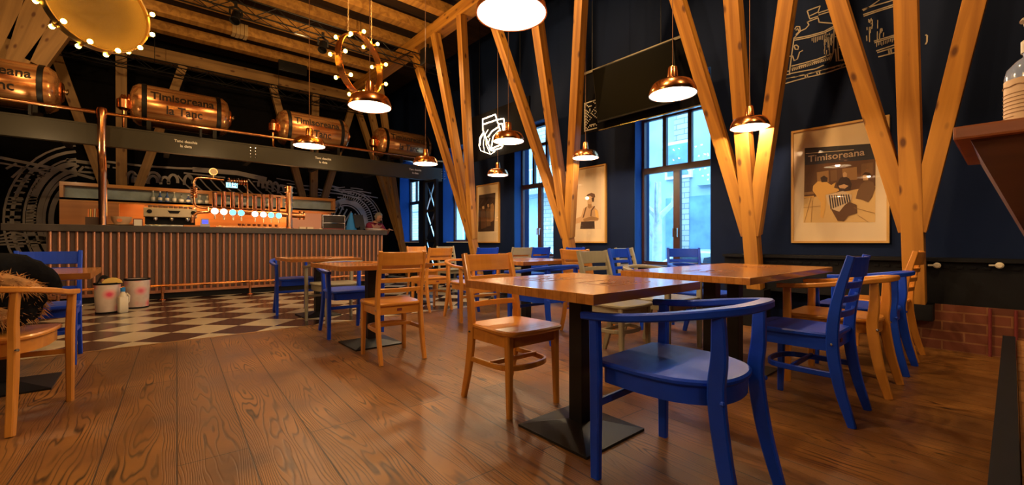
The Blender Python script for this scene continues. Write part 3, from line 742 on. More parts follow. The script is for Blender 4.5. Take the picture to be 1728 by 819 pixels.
# espresso machine
em = thing('espresso_machine', 'steel espresso machine with cups stacked on top at the bar', 'coffee machine', onbar(287, 9.75))
obj('body', B(-.36, .38, -.16, .20, .17, .33, bev=.015), plain('cream steel', (.55, .45, .30), .3, .5), em)
obj('back_box', B(-.34, .36, .0, .20, 0, .17), 'blackmat', em); obj('drip_tray', B(-.34, .36, -.18, .05, 0, .035, bev=.005), 'chrome', em)
obj('badge_plate', PR([(-.09, .025), (.09, .025), (.06, -.025), (-.06, -.025)], 0, .01, mtx=Matrix.Translation((.05, -.16, .26)) @ Matrix.Rotation(PI/2, 4, 'X')), 'blackmat', em)
for x in (-.2, .02, .24):
    b = bmesh.new(); lathe(b, [(.03, 0), (.035, .03), (.028, .05)], 12, Matrix.Translation((x, -.09, .12))); tube(b, [(x, -.10, .13), (x, -.24, .11)], .012, 6)
    obj('portafilter', b, 'chrome', em, True)
for x in (-.28, .32):
    obj('steam_knob', LT([(.01, 0), (.035, .005), (.035, .03), (.01, .035)], 12, Matrix.Translation((x, -.16, .26)) @ Matrix.Rotation(PI/2, 4, 'X')), 'blackmat', em, True)
obj('cup_rail', SW([(-.34, .18, .36), (-.34, -.14, .36), (.36, -.14, .36), (.36, .18, .36)], .008, .008), 'chrome', em)
random.seed(3); cp0 = None
for k in range(9):
    q = em.location+Vector((-.27+.07*k, -.04+.05*(k % 2), .331))
    if cp0 is None:
        cp0 = thing('coffee_cup', 'x', 'cup', q, 0, 'cups on the espresso machine')
        obj('bowl', LT([(.018, 0), (.030, .012), (.036, .045), (.033, .045), (.026, .012)], 12), plain('brown stoneware', (.30, .16, .09), .4), cp0, True)
        obj('handle', T(arc((.036, .026), .014, -PI/2, PI/2, 6, lambda a, b: (a, 0, b)), .004, 6), plain('brown stoneware handle', (.30, .16, .09), .4), cp0); e = cp0
    else: e = copy_tree(cp0); e.location = q; e.rotation_euler.z = k*1.3
    e['label'] = 'small brown coffee cup standing on top of the espresso machine'
cpm = plain('cream ceramic', (.62, .44, .28), .35, coat=.3)
bc = thing('oversized_coffee_cup', 'big cream coffee cup with a printed oval, on a saucer by the copper upright', 'cup', onbar(205, 9.66))
obj('bowl', LT([(.05, .02), (.09, .03), (.125, .09), (.135, .155), (.128, .155), (.115, .09), (.08, .035)], 28), cpm, bc, True)
obj('handle', T(arc((.135, .09), .038, -PI/2, PI/2, 8, lambda a, b: (a, 0, b)), .011, 8), cpm, bc, True)
obj('saucer', LT([(.07, 0), (.08, .006), (.19, .022), (.19, .028), (.08, .014)], 32), cpm, bc, True)
ov = bmesh.new(); prism(ov, [(.036*math.cos(a*PI/8), .028*math.sin(a*PI/8)) for a in range(16)], 0, .004); xform(ov, Matrix.Translation((-.02, -.129, .09)) @ Matrix.Rotation(PI/2, 4, 'X')); obj('oval_print', ov, 'orange', bc)
mb = thing('menu_box', 'brown box holding coloured menus, left of the copper upright', 'box', onbar(158, 9.55))
g = bmesh.new(); box(g, -.09, .10, -.08, -.07, 0, .13); box(g, -.09, .10, .06, .07, 0, .13); box(g, -.09, -.08, -.07, .06, 0, .13); box(g, .09, .10, -.07, .06, 0, .13); box(g, -.08, .09, -.07, .06, 0, .01)
obj('box_body', g, plain('brown box', (.07, .035, .02), .6), mb)
for k, mt in enumerate(('orange', 'yellow', 'orange', 'cream', 'orange', 'yellow', 'yellow')):
    e = tag(obj('menu', B(-.009, .009, -.06, .05, 0, .24+.004*k), mt), 'upright menu standing in the brown box on the bar, %s edged' % ({'orange': 'orange', 'yellow': 'yellow', 'cream': 'cream'}[mt]), 'menu', 'menus in the brown box')
    e.location = mb.location+Vector((-.06+.024*k, 0, .012)); e.rotation_euler.y = .03
cx = thing('card_stand', 'small white and brown card box between cup and espresso machine', 'card stand', onbar(233, 9.42))
obj('box', B(-.06, .06, -.04, .04, 0, .12, bev=.004), 'redbrown', cx); obj('white_card', B(-.05, .05, -.052, -.042, .0, .105), 'paper', cx)
pt = thing('payment_terminal', 'small card terminal with a lit blue screen on the bar', 'terminal', onbar(346, 9.33))
obj('casing', PR([(-.07, 0), (.07, 0), (.055, .15), (-.055, .15)], -.02, .03, mtx=Matrix.Rotation(PI/2-.2, 4, 'X')), plain('grey casing', (.35, .33, .36), .4), pt)
obj('screen', PR([(-.042, .055), (.042, .055), (.042, .12), (-.042, .12)], .031, .034, mtx=Matrix.Rotation(PI/2-.2, 4, 'X')), 'bluescreen', pt)
bd_ = thing('serving_board', 'flat pale wooden board on the bar below the tap tower pipe', 'board', onbar(325, 9.4))
obj('board', B(-.13, .13, -.06, .06, 0, .03, bev=.005), 'glow', bd_)
for i, px in enumerate((510, 523, 541)):
    e = tag(obj('card_block', B(-.06 if i < 2 else -.03, .06 if i < 2 else .03, -.03, .03, 0, .045 if i < 2 else .02, bev=.004), 'cream'), ('cream card block on the bar right of the tap column', 'second cream card block, further right on the bar', 'small flat cream block near the dark red mat on the bar')[i], 'card block')
    e.location = onbar(px, 9.45)
e = tag(obj('bar_mat', B(-.20, .22, -.10, .10, 0, .028, bev=.006), 'redbrown'), 'dark red mat lying near the right end of the bar', 'bar mat'); e.location = onbar(560, 9.5)
cr = thing('copper_panel_box', 'tall copper faced box standing behind the bar right of the taps', 'cabinet', (2.68, 10.4, 0))
obj('face', B(-.28, .38, 0, .02, .9, 1.62), plain('copper sheet', (.60, .30, .20), .4, .6), cr); obj('carcass', B(-.28, .38, .02, .35, 0, 1.62), 'counter', cr)
ds = thing('dark_glass_case', 'dark glass fronted case at the right end of the back bar', 'case', (3.22, 10.4, 0))
obj('case_body', B(-.14, .38, .02, .35, 0, 1.60), 'counter', ds); obj('case_frame', SW([(-.13, 0, 1.25), (-.13, 0, 1.59), (.37, 0, 1.59), (.37, 0, 1.25)], .02, .02, Vector((0, 1, 0))), 'chrome', ds)
obj('case_shelf', B(-.12, .36, 0, .02, 1.40, 1.415), 'chrome', ds)
e = tag(obj('draped_cloth', LT([(.12, 0), (.11, .10), (.075, .24), (.045, .33), (.02, .40)], 12), 'bluecloth', None, True), 'bright blue cloth hanging at the right end of the bar', 'cloth'); e.location = onbar(593, 9.75)
mo = thing('register_monitor', 'black till screen seen from behind, leaning beside the blue cloth', 'monitor', onbar(609, 9.6))
obj('screen_back', PR([(-.12, .06), (.10, .06), (.06, .36), (-.16, .36)], -.012, .012, mtx=Matrix.Rotation(PI/2-.15, 4, 'X')), 'black', mo); obj('stand', B(-.04, .04, -.06, .08, 0, .09, bev=.01), 'black', mo)
pp = thing('paper_stack', 'loose white papers lying before the person at the bar end', 'papers', onbar(630, 9.45))
for k in range(4): obj('sheet', B(-.15, .15, -.10, .10, .004+.012*k, .008+.012*k, Matrix.Rotation(.2*k-.3, 4, 'Z') @ Matrix.Rotation(.03*k, 4, 'X')), 'paper', pp)

# person behind the bar's right end
def skinned(name, joints, edges, mat, parent, sub=2):
    me = bpy.data.meshes.new(name); me.from_pydata([j[0] for j in joints], edges, []); o = bpy.data.objects.new(name, me); COL.objects.link(o)
    md = o.modifiers.new('s', 'SKIN')
    for i, j in enumerate(joints): me.skin_vertices[0].data[i].radius = (j[1], j[2] if len(j) > 2 else j[1])
    me.skin_vertices[0].data[0].use_root = True
    sd = o.modifiers.new('d', 'SUBSURF'); sd.levels = sub; sd.render_levels = sub
    bpy.context.view_layer.update()
    me2 = bpy.data.meshes.new_from_object(o.evaluated_get(bpy.context.evaluated_depsgraph_get()))
    bpy.data.objects.remove(o); me2.materials.clear(); me2.materials.append(M[mat] if isinstance(mat, str) else mat)
    for p in me2.polygons: p.use_smooth = True
    o2 = bpy.data.objects.new(name, me2); COL.objects.link(o2)
    if parent: o2.parent = parent
    return o2
ps = thing('person', 'person with grey hair in a pink red top, bent over papers at the bar end', 'person', (4.20, 10.35, -.0), .35)
J = [((0, 0, .95), .15, .11), ((0, -.03, 1.12), .14, .10), ((0, -.12, 1.32), .16, .11), ((0, -.18, 1.43), .07), ((0, -.22, 1.49), .055),
     ((-.19, -.17, 1.38), .065), ((-.24, -.28, 1.17), .048), ((-.14, -.50, 1.265), .034), ((-.10, -.58, 1.262), .028),
     ((.19, -.17, 1.38), .065), ((.25, -.28, 1.16), .048), ((.16, -.48, 1.265), .034), ((.10, -.56, 1.262), .028),
     ((-.10, 0, .86), .10), ((-.11, .01, .48), .065), ((-.11, .03, .10), .045), ((-.12, -.10, .04), .04),
     ((.10, 0, .86), .10), ((.11, .01, .48), .065), ((.11, .03, .10), .045), ((.12, -.10, .04), .04)]
E = [(0, 1), (1, 2), (2, 3), (3, 4), (2, 5), (5, 6), (6, 7), (7, 8), (2, 9), (9, 10), (10, 11), (11, 12), (0, 13), (13, 14), (14, 15), (15, 16), (0, 17), (17, 18), (18, 19), (19, 20)]
skinned('body', J, E, 'skin', ps, 1)
hd = bmesh.new(); HC = Vector((-.01, -.30, 1.56)); RH = Matrix.Translation(HC) @ Matrix.Rotation(.45, 4, 'X')
t = bmesh.new(); bmesh.ops.create_uvsphere(t, u_segments=20, v_segments=14, radius=1)
for v in t.verts:
    x, y, z = v.co; v.co = Vector((x*.075*(1 if z > 0 else 1-.25*z*z), y*.095*(1-.1*(z < -.3)), z*.118))
merge(hd, t, RH)
ball(hd, RH @ Vector((0, -.098, -.015)), .017, 8, (.8, 1.2, 1.4))
for s in (-1, 1): ball(hd, RH @ Vector((s*.076, .0, -.01)), .02, 8, (.4, .8, 1.3))
obj('head', hd, 'skin', ps, True)
ey = bmesh.new()
for s in (-1, 1): ball(ey, RH @ Vector((s*.03, -.088, .012)), .010, 6)
ball(ey, RH @ Vector((0, -.088, -.055)), .018, 6, (1.2, .4, .3)); obj('eyes_and_mouth', ey, 'trouser', ps)
hr = bmesh.new(); t = bmesh.new(); bmesh.ops.create_uvsphere(t, u_segments=20, v_segments=14, radius=1)
bmesh.ops.delete(t, geom=[v for v in t.verts if v.co.z < -.35 or (v.co.y < -.55 and v.co.z < .45)], context='VERTS')
for v in t.verts: v.co = Vector((v.co.x*.088, v.co.y*.108+.006, v.co.z*.130+.004))
merge(hr, t, RH); obj('hair', hr, 'hair', ps, True)
JS = [((0, 0, .93), .17, .125), ((0, -.03, 1.12), .158, .115), ((0, -.12, 1.32), .175, .125), ((0, -.17, 1.41), .08),
      ((-.19, -.17, 1.38), .078), ((-.24, -.28, 1.17), .060), ((-.19, -.40, 1.22), .048), ((.19, -.17, 1.38), .078), ((.25, -.28, 1.16), .060), ((.21, -.38, 1.215), .048)]
skinned('shirt', JS, [(0, 1), (1, 2), (2, 3), (2, 4), (4, 5), (5, 6), (2, 7), (7, 8), (8, 9)], 'red', ps, 1)
skinned('trousers', [((0, 0, .92), .165, .12), ((-.10, 0, .84), .112), ((-.11, .01, .48), .078), ((-.11, .03, .10), .062), ((.10, 0, .84), .112), ((.11, .01, .48), .078), ((.11, .03, .10), .062)], [(0, 1), (1, 2), (2, 3), (0, 4), (4, 5), (5, 6)], 'trouser', ps, 1)
for s in (-1, 1):
    base = Vector((s*.10, -.57, 1.258))
    fg = bmesh.new(); sweep(fg, [base+Vector((0, .02, 0)), base+Vector((0, -.035, 0))], .055, .020, bev=.25)
    for k in range(4): tube(fg, [base+Vector(((k-1.5)*.016, -.03, 0)), base+Vector(((k-1.5)*.018, -.06-.006*(k in (1, 2)), -.004)), base+Vector(((k-1.5)*.018, -.082-.008*(k in (1, 2)), -.014))], [.008, .0075, .006], 6)
    tube(fg, [base+Vector((-s*.024, .0, 0)), base+Vector((-s*.045, -.02, -.004)), base+Vector((-s*.052, -.042, -.008))], [.009, .008, .006], 6)
    obj('hand', fg, 'skin', ps, True)

# ------------------------------------------------------------------ mural on the back wall
mu = bmesh.new(); YM = YB-.004; NY = Vector((0, -1, 0)); rnd = random.Random(5)
def mk(pts, wd=.03): ribbon(mu, [ony(x, y, YM) for x, y in pts], wd*1.12, NY)
def ell(cx, cy, rx, ry, a0, a1, wd, n=18): mk([(cx+rx*math.cos(math.radians(a0+(a1-a0)*i/n)), cy-ry*math.sin(math.radians(a0+(a1-a0)*i/n))) for i in range(n+1)], wd)
for rx, ry, wd in ((46, 62, .07), (58, 76, .04), (66, 84, .07), (82, 96, .09), (92, 104, .03), (112, 116, .05), (126, 126, .03)): ell(132, 372, rx, ry, 92, 235, wd)
for k in range(26):
    yy = 285+k*5.2; a = rnd.uniform(-4, 4); dx = 125*math.sqrt(max(0, 1-((yy-372)/126)**2))
    mk([(132-dx+rnd.uniform(0, 8), yy+a), (132-dx*.78, yy+a+(yy-372)*-.03)], rnd.choice((.02, .035)))
    dx2 = dx*.70; mk([(132-dx2, yy+2), (132-dx2*.82, yy+1)], rnd.choice((.02, .04)))
mk([(0, 266), (60, 278), (110, 288), (160, 302)], .05); mk([(112, 270), (165, 277), (185, 281)], .06); mk([(0, 275), (50, 284), (85, 290)], .03)
for (x0, y0, x1, y1) in ((10, 285, 28, 276), (50, 287, 80, 291), (122, 286, 133, 279), (132, 291, 141, 281), (143, 282, 160, 285), (135, 290, 164, 292), (20, 300, 38, 284)): mk([(x0, y0), (x1, y1)], .035)
for k in range(4): mk([(0, 398+5*k), (20+18*k, 392+6*k), (80, 402+3*k)], .03)
# long staves and loops in the middle
mk([(180, 273), (240, 280), (300, 284), (340, 285)], .04); mk([(190, 283), (215, 285)], .03)
mk([(325, 286), (400, 292), (450, 303)], .10); mk([(310, 292), (380, 300)], .03)
for cx, cy, rx, ry in ((222, 306, 8, 16), (228, 305, 4, 10), (258, 305, 13, 14), (258, 307, 8, 10), (278, 308, 7, 9), (292, 307, 8, 12), (318, 308, 7, 12), (440, 312, 4, 9), (447, 315, 4, 9), (455, 318, 5, 12), (465, 320, 5, 12), (474, 323, 5, 10)): ell(cx, cy, rx, ry, -10, 200, .05, 12)
for k in range(10): x = 300+k*17; mk([(x, 296+k*.9), (x+14, 312+k), (x+30, 326+k)], .025)
for k in range(36):
    x = rnd.uniform(420, 610); t_ = (x-420)/220; y = 294+t_*30+rnd.uniform(0, 24); L_ = rnd.uniform(12, 34)
    mk([(x, y), (x+L_*.5, y+rnd.uniform(0, 3)), (min(640, x+L_), y+L_*.16+rnd.uniform(-3, 3))], rnd.choice((.018, .028, .02)))
for rx, ry, wd in ((34, 38, .14), (27, 31, .03), (46, 48, .03), (58, 55, .03), (62, 58, .02)): ell(583, 378, rx, ry, 150 if rx < 40 else 95, -12, wd, 20)
for k in range(22):
    a = math.radians(100-k*5); mk([(583+37*math.cos(a), 378-41*math.sin(a)), (583+45*math.cos(a), 378-47*math.sin(a))], .022)
for k in range(18):
    a = math.radians(85-k*5); mk([(583+50*math.cos(a), 378-50*math.sin(a)), (583+57*math.cos(a), 378-54*math.sin(a))], .02)
for k in range(7): mk([(572+k*7, 345+k*4), (560+k*6, 372+k*3)], .035)
for k in range(5): mk([(545+k*6, 332+k*2), (552+k*7, 346+k*2)], .03)
tag(obj('barrel_mural', mu, 'chalkdim'), 'pale line drawing of barrels painted across the black back wall', 'mural')

# chalk drawing of vats on the window wall
cm_ = bmesh.new(); NX = Vector((-1, 0, 0)); XM = W-.004
def wk(pts, wd=.012): ribbon(cm_, [onx(1310+x/5.46, y/5.46, XM) for x, y in pts], wd, NX)
V_ = [[(285, 100), (405, 55)], [(285, 100), (300, 150), (345, 130), (385, 110), (405, 55)], [(300, 150), (310, 175), (385, 150)], [(280, 205), (385, 165)], [(285, 200), (300, 230), (270, 265), (225, 285), (165, 350)], [(385, 165), (395, 205), (450, 210), (520, 215), (540, 235)],
      [(165, 355), (300, 330), (440, 290), (535, 240)], [(165, 372), (300, 345), (440, 305), (530, 258)], [(165, 345), (145, 480), (120, 680)], [(535, 235), (525, 480), (500, 560), (440, 600)], [(120, 680), (250, 655), (360, 635), (440, 600), (500, 560)], [(140, 610), (260, 580), (380, 545), (520, 495)], [(140, 630), (260, 600), (380, 565), (520, 515)],
      [(165, 420), (185, 415), (205, 430), (200, 455), (175, 455), (165, 425)], [(115, 520), (150, 515), (165, 560), (195, 545), (215, 480), (245, 465)], [(170, 270), (185, 245), (215, 245), (220, 280), (180, 320)], [(180, 280), (195, 262), (208, 285)],
      [(385, 120), (540, 70)], [(390, 138), (545, 92)], [(540, 340), (560, 335), (575, 560), (555, 565), (545, 450), (530, 460)], [(600, 190), (600, 400)], [(575, 415), (660, 395)], [(575, 440), (670, 415)], [(610, 480), (635, 455), (680, 460), (685, 495), (640, 520), (610, 500), (610, 480)],
      [(600, 560), (700, 530)], [(575, 560), (700, 525)], [(75, 730), (260, 690), (450, 640), (590, 600), (735, 560)], [(65, 775), (260, 720), (450, 675), (600, 625), (740, 585)], [(80, 690), (130, 685)], [(80, 660), (120, 655)], [(590, 590), (610, 625)], [(680, 565), (685, 600)], [(265, 690), (270, 718)], [(285, 688), (290, 715)], [(370, 660), (380, 690)], [(395, 655), (402, 685)],
      [(800, 100), (880, 50), (950, 0)], [(790, 90), (880, 60), (1000, 25), (1150, -20)], [(800, 135), (950, 85), (1150, 20)], [(805, 150), (950, 100), (1150, 38)], [(1140, 60), (1125, 150)], [(1142, 60), (1150, 250)], [(900, 380), (1000, 350), (1150, 305)], [(905, 395), (1000, 365), (1150, 318)], [(920, 470), (1010, 440), (1150, 395)], [(930, 485), (1030, 455), (1150, 420)], [(940, 525), (1040, 500), (1150, 470)], [(1035, 455), (1040, 495)], [(1055, 450), (1060, 490)],
      [(1375, 320), (1390, 330), (1388, 385), (1375, 410)], [(470, 0), (560, -40)], [(1160, 10), (1300, -40)]]
for s_ in V_: wk(s_, .012)
rnd = random.Random(9)
for k in range(30): x = 440+rnd.uniform(0, 85); y = 300+rnd.uniform(0, 200); wk([(x, y), (x+rnd.uniform(-4, 4), y+rnd.uniform(15, 70))], .006)
for k in range(22): x = 145+k*17; y = 640-(x-145)*.30; wk([(x, y-15), (x+4, y+15)], .010)
for k in range(10): x = 330+k*16; wk([(x, 350-k*4), (x, 375-k*2+rnd.uniform(0, 20))], .006)
for k in range(22): x = 830+rnd.uniform(0, 60)+(k > 12)*100; y = 150+rnd.uniform(0, 180); wk([(x, y), (x+rnd.uniform(-4, 4), y+rnd.uniform(25, 70))], .008)
for k in range(14): x = 925+k*16; wk([(x, 395-k*5+rnd.uniform(0, 10)), (x, 420-k*5+rnd.uniform(0, 15))], .006)
for k in range(8): x = 90+k*80; y = 730-(x-75)*.24; wk([(x, y), (x+50, y-8)], .006)
tag(obj('vat_drawing', cm_, 'chalk'), 'chalk line drawing of brewing vats high on the navy wall', 'mural')

# ------------------------------------------------------------------ pendant lamps
def pendant(label, px, py):
    t = (2.13-H)*F_PX/(409.5-py); p = Vector((0, 0, H))+ray(px, py)*t; z = p.z
    e = thing('pendant_lamp', label, 'pendant lamp', p, 0, 'copper pendant lamps'); return e
def build_pendant(e, top):
    prof = [(.180, 0), (.183, .008), (.178, .035), (.160, .078), (.140, .096), (.075, .110), (.050, .118), (.042, .125), (.034, .215), (.030, .222), (.010, .228)]
    inner = [(.009, .21), (.026, .205), (.032, .150), (.046, .112), (.130, .092), (.153, .074), (.172, .034), (.177, .003)]
    obj('shade', LT(prof, 40, cap=False), 'copper', e, True)
    obj('shade_lining', LT(inner, 40, cap=False), 'white', e, True)
    obj('rim', LT([(.177, 0), (.184, 0), (.184, .006), (.177, .006)], 40, cap=False), 'copper', e, True)
    b = bmesh.new(); ball(b, (0, 0, .050), .028, 12); lathe(b, [(.022, .06), (.014, .09)], 10); obj('bulb', b, 'bulbw', e, True)
    obj('cord', T([(0, 0, .225), (0, 0, top)], .0035, 6), plain('copper cord', (.25, .12, .07), .5), e)
PL = [('largest pendant lamp, cut off by the top edge of the photo', 863, 24), ('pendant lamp hanging in front of the oval hoop of bulbs', 624, 181), ('pendant lamp in front of the third copper tank', 522, 247),
      ('pendant lamp at the right end of the steel beam', 718, 277), ('pendant lamp overlapping the neon beer glasses', 858, 239), ('small low pendant lamp below the neon beer glasses', 840, 296),
      ('pendant lamp beside the poster of the man in braces', 988, 267), ('pendant lamp hanging before the dark television panel', 1135, 160), ('pendant lamp before the fan column right of the tall window', 1265, 216)]
p0 = None
PLIGHT = 42
def plight(e): lamp('pendant light', Vector(e.location)+Vector((0, 0, .03)), PLIGHT, (1, .72, .42), .03)
for lb, px, py in PL:
    e = pendant(lb, px, py)
    if p0 is None: build_pendant(e, 5.2-e.location.z); p0 = e
    else:
        for ch in p0.children: c = ch.copy(); COL.objects.link(c); c.parent = e
    plight(e)
for k, q in enumerate(((-1.6, .3, 2.13), (-2.2, 2.9, 2.13), (.3, -1.6, 2.13), (2.6, -1.9, 2.13))):   # the row goes on behind the camera
    e = thing('pendant_lamp', 'copper pendant lamp of the row outside the view', 'pendant lamp', q, 0, 'copper pendant lamps outside the view')
    for ch in p0.children: c = ch.copy(); COL.objects.link(c); c.parent = e
    plight(e)

# ------------------------------------------------------------------ hoops of bulbs
def hoop(label, c, R_, phi, mesh, nb=14, tilt=0):
    e = thing('bulb_hoop_lamp', label, 'hoop lamp', c, phi, 'hoop lamps with bare bulbs')
    q = Matrix.Rotation(PI/2, 4, 'X')
    obj('hoop', LT([(R_-.012, -.04), (R_, -.045), (R_+.004, 0), (R_, .045), (R_-.012, .04), (R_-.014, 0), (R_-.012, -.04)], 64, q, cap=False), 'copper' if not mesh else 'brass', e, True)
    for k in range(nb):
        a = 2*PI*(k+.5)/nb; x, z = R_*math.cos(a), R_*math.sin(a)
        for s in (-1, 1):
            so = obj('socket', LT([(.013, 0), (.013, .04), (.009, .045)], 8, Matrix.Translation((x, s*.045, z)) @ Matrix.Rotation(-s*PI/2, 4, 'X')), 'brass', e, True)
            b = bmesh.new(); ball(b, (x, s*.108, z), .021, 10); obj('bulb', b, 'bulb', so, True)
    if mesh:
        m = bmesh.new(); lathe(m, [(.0, -.004), (R_-.014, -.004), (R_-.014, .004), (.0, .004)], 48, q); obj('mesh_disc', m, plain('perforated brass disc', (.20, .13, .045), .75, .0, bump=.6, bscale=220), e)
    for s in (-1, 1):
        x = R_*.55*s; z = R_*.84; lk = bmesh.new(); n = int((5.15-c[2]-z)/.045)
        for i in range(n):
            zz = z+.02+i*.045; d = (.008, 0) if i % 2 else (0, .008)
            tube(lk, [(x+d[0]*math.cos(a)+0, d[1]*math.cos(a), zz+.026*math.sin(a)) for a in (0, PI/3, 2*PI/3, PI, 4*PI/3, 5*PI/3)], .0025, 4, closed=True)
        obj('chain', lk, 'brass', e)
    return e
HL = []
c1 = Vector((0, 0, H))+ray(608, 110)*5.1
hoop('oval looking copper hoop of glowing bulbs above the front pendant lamp', c1, .36, math.radians(28), False, 9); HL.append(c1)
c2 = Vector((0, 0, H))+ray(166, 14)*3.95
hoop('hoop of glowing bulbs with a mesh disc, cut by the top left edge', c2, .385, math.radians(25), True, 12); HL.append(c2)
# ------------------------------------------------------------------ neon panel and television panel
def slab(name, pts, th, mat, parent=None, org=(0, 0, 0), X=None, dx=0):
    """plate facing -X from outline points in world space (x constant)"""
    bm = bmesh.new(); o = Vector(org)
    a = [bm.verts.new(Vector((p.x+dx, p.y, p.z))-o) for p in pts]; b = [bm.verts.new(Vector((p.x+dx+th, p.y, p.z))-o) for p in pts]
    bm.faces.new(a); bm.faces.new(b[::-1]); n = len(pts)
    for i in range(n): bm.faces.new((a[i], b[i], b[(i+1) % n], a[(i+1) % n]))
    return obj(name, bm, mat, parent)
XP = 4.95
def on(px, py, X=XP): return onx(px, py, X)
o_ = Vector((XP, 6.2, 2.56))
npn = thing('neon_sign_panel', 'dark hanging panel with a white neon sign of beer glasses', 'neon sign', o_)
yl, yr = on(789, 240).y, 5.35
slab('board', [Vector((XP, yl, 2.56)), Vector((XP, yr, 2.56)), Vector((XP, yr, 3.46)), Vector((XP, yl, 3.46))], .03, 'panel', npn, o_)
slab('board_edge', [Vector((XP, yl+.02, 2.56)), Vector((XP, yl, 2.56)), Vector((XP, yl, 3.46)), Vector((XP, yl+.02, 3.46))], .05, 'chrome', npn, o_)
for y in (5.6, 6.8): obj('hanging_wire', T([Vector((XP+.01, y, 3.46))-o_, Vector((XP+.01, y, 5.55))-o_], .004, 5), 'black', npn)
NEON = [[(200, 175), (375, 108), (450, 355)], [(200, 175), (205, 330), (310, 600)], [(212, 245), (390, 185)], [(310, 600), (330, 612), (460, 570), (478, 540), (430, 535), (330, 580), (310, 600)], [(410, 180), (490, 165), (515, 340)], [(425, 240), (470, 235), (490, 350)],
        [(275, 420), (330, 340), (420, 280)], [(320, 570), (345, 420), (425, 330)], [(275, 320), (225, 400), (210, 520), (225, 620)], [(210, 350), (160, 430), (150, 540), (175, 610), (310, 660), (370, 620)], [(225, 350), (175, 440), (165, 540)], [(250, 420), (250, 530), (300, 640)], [(300, 440), (275, 520), (300, 590)]]
nb_ = bmesh.new()
for s_ in NEON: tube(nb_, [on(790+x/8.19, 180+y/8.19, XP-.03)-o_ for x, y in s_], .011 if s_ in NEON[:8] else .005, 6)
obj('neon_tube', nb_, 'neon', npn)
o_ = Vector((XP, 3.4, 2.57))
tvp = thing('hanging_panel', 'dark hanging panel beside the tall window, carrying a television', 'panel', o_)
ya, yb_, yc = 4.22, 2.62, 2.38
slab('board', [Vector((XP, ya, 2.57)), Vector((XP, yc, 2.57)), Vector((XP, yb_, 3.46)), Vector((XP, ya, 3.46))], .025, 'panel', tvp, o_)
slab('top_edge', [Vector((XP, ya, 3.44)), Vector((XP, yb_, 3.44)), Vector((XP, yb_, 3.475)), Vector((XP, ya, 3.475))], .05, plain('dull metal edge', (.20, .17, .12), .5, .3), tvp, o_, dx=-.02)
slab('side_edge', [Vector((XP, ya, 2.57)), Vector((XP, ya-.02, 2.57)), Vector((XP, ya-.02, 3.44)), Vector((XP, ya, 3.44))], .04, 'chrome', tvp, o_, dx=-.01)
slab('bottom_edge', [Vector((XP, ya-.35, 2.562)), Vector((XP, yc, 2.562)), Vector((XP, yc, 2.575)), Vector((XP, ya-.35, 2.575))], .04, 'chrome', tvp, o_, dx=-.01)
for y in (2.9, 4.0): obj('hanging_wire', T([Vector((XP+.01, y, 3.46))-o_, Vector((XP+.01, y, 5.55))-o_], .004, 5), 'black', tvp)
motif = ["1010101011", "0100000101", "1010000010", "0001110000", "1000000001", "0100100010", "1010100100", "0101001010", "1010010001", "0101001010", "1010100100", "0100010010", "1010100001", "0101000000", "1010000000", "0100000000", "1000111110", "0101010101", "1010000000", "1101010101"]
mt_ = bmesh.new()
for r_, row in enumerate(motif):
    for c_, v in enumerate(row):
        if v == '1' or c_ == 0 or r_ in (0, 19):
            y = 4.13-c_*.024; z = 3.02-r_*.0215
            box(mt_, -.006, 0, y-.008-3.4, y+.008-3.4, z-.008-2.57, z+.008-2.57)
obj('folk_pattern', mt_, 'lettering', tvp)
tv = thing('television', 'switched off black television tilted down on the dark panel', 'television', (XP-.16, 3.20, 3.0))
R_ = Matrix.Rotation(math.radians(-9), 4, 'Y')
obj('bezel', B(-.02, .03, -.60, .60, -.36, .36, R_, bev=.006), 'black', tv)
obj('screen', B(-.024, -.02, -.585, .585, -.335, .345, R_), plain('dark glossy screen', (.002, .002, .002), .35, spec=.12), tv)
obj('wall_mount', B(.02, .15, -.15, .15, -.12, .12), 'black', tv)

# ------------------------------------------------------------------ posters
def poster(label, ya, yb, z0, z1, xw=W):
    o = Vector((xw-.03, (ya+yb)/2, z0)); e = thing('framed_poster', label, 'poster', o)
    hw = (ya-yb)/2; h = z1-z0; t = .022
    f = bmesh.new(); box(f, -.012, .03, -hw, hw, 0, t); box(f, -.012, .03, -hw, hw, h-t, h); box(f, -.012, .03, -hw, -hw+t, t, h-t); box(f, -.012, .03, hw-t, hw, t, h-t)
    obj('frame', f, plain('gilt picture frame', (.60, .33, .085), .45), e); obj('mat_board', B(.005, .03, -hw+t, hw-t, t, h-t), 'cream', e)
    obj('glazing', B(-.006, -.004, -hw+t, hw-t, t, h-t), 'pglass', e)
    return e, o
def art(name, pts, mat, e, o, lay):
    return slab(name, [onx(x, y, W)-Vector((0, 0, 0)) for x, y in pts], .0006, mat, e, o, dx=-.0258-.0010*lay)
ap = {k: plain('print '+k, v, .7) for k, v in {'band': (.035, .032, .045), 'sepia': (.14, .06, .025), 'sand': (.74, .48, .19), 'gold': (.80, .46, .12), 'dark': (.05, .022, .014), 'brown': (.20, .10, .04), 'mid': (.36, .19, .07), 'light': (.72, .55, .36), 'stripe': (.06, .04, .05), 'face': (.60, .36, .18)}.items()}
e, o = poster('largest framed poster, old street scene under a dark name banner', 1.66, .80, .945, 2.235)
Q = lambda L_: [(1320+x/3.275, 180+y/3.275) for x, y in L_]
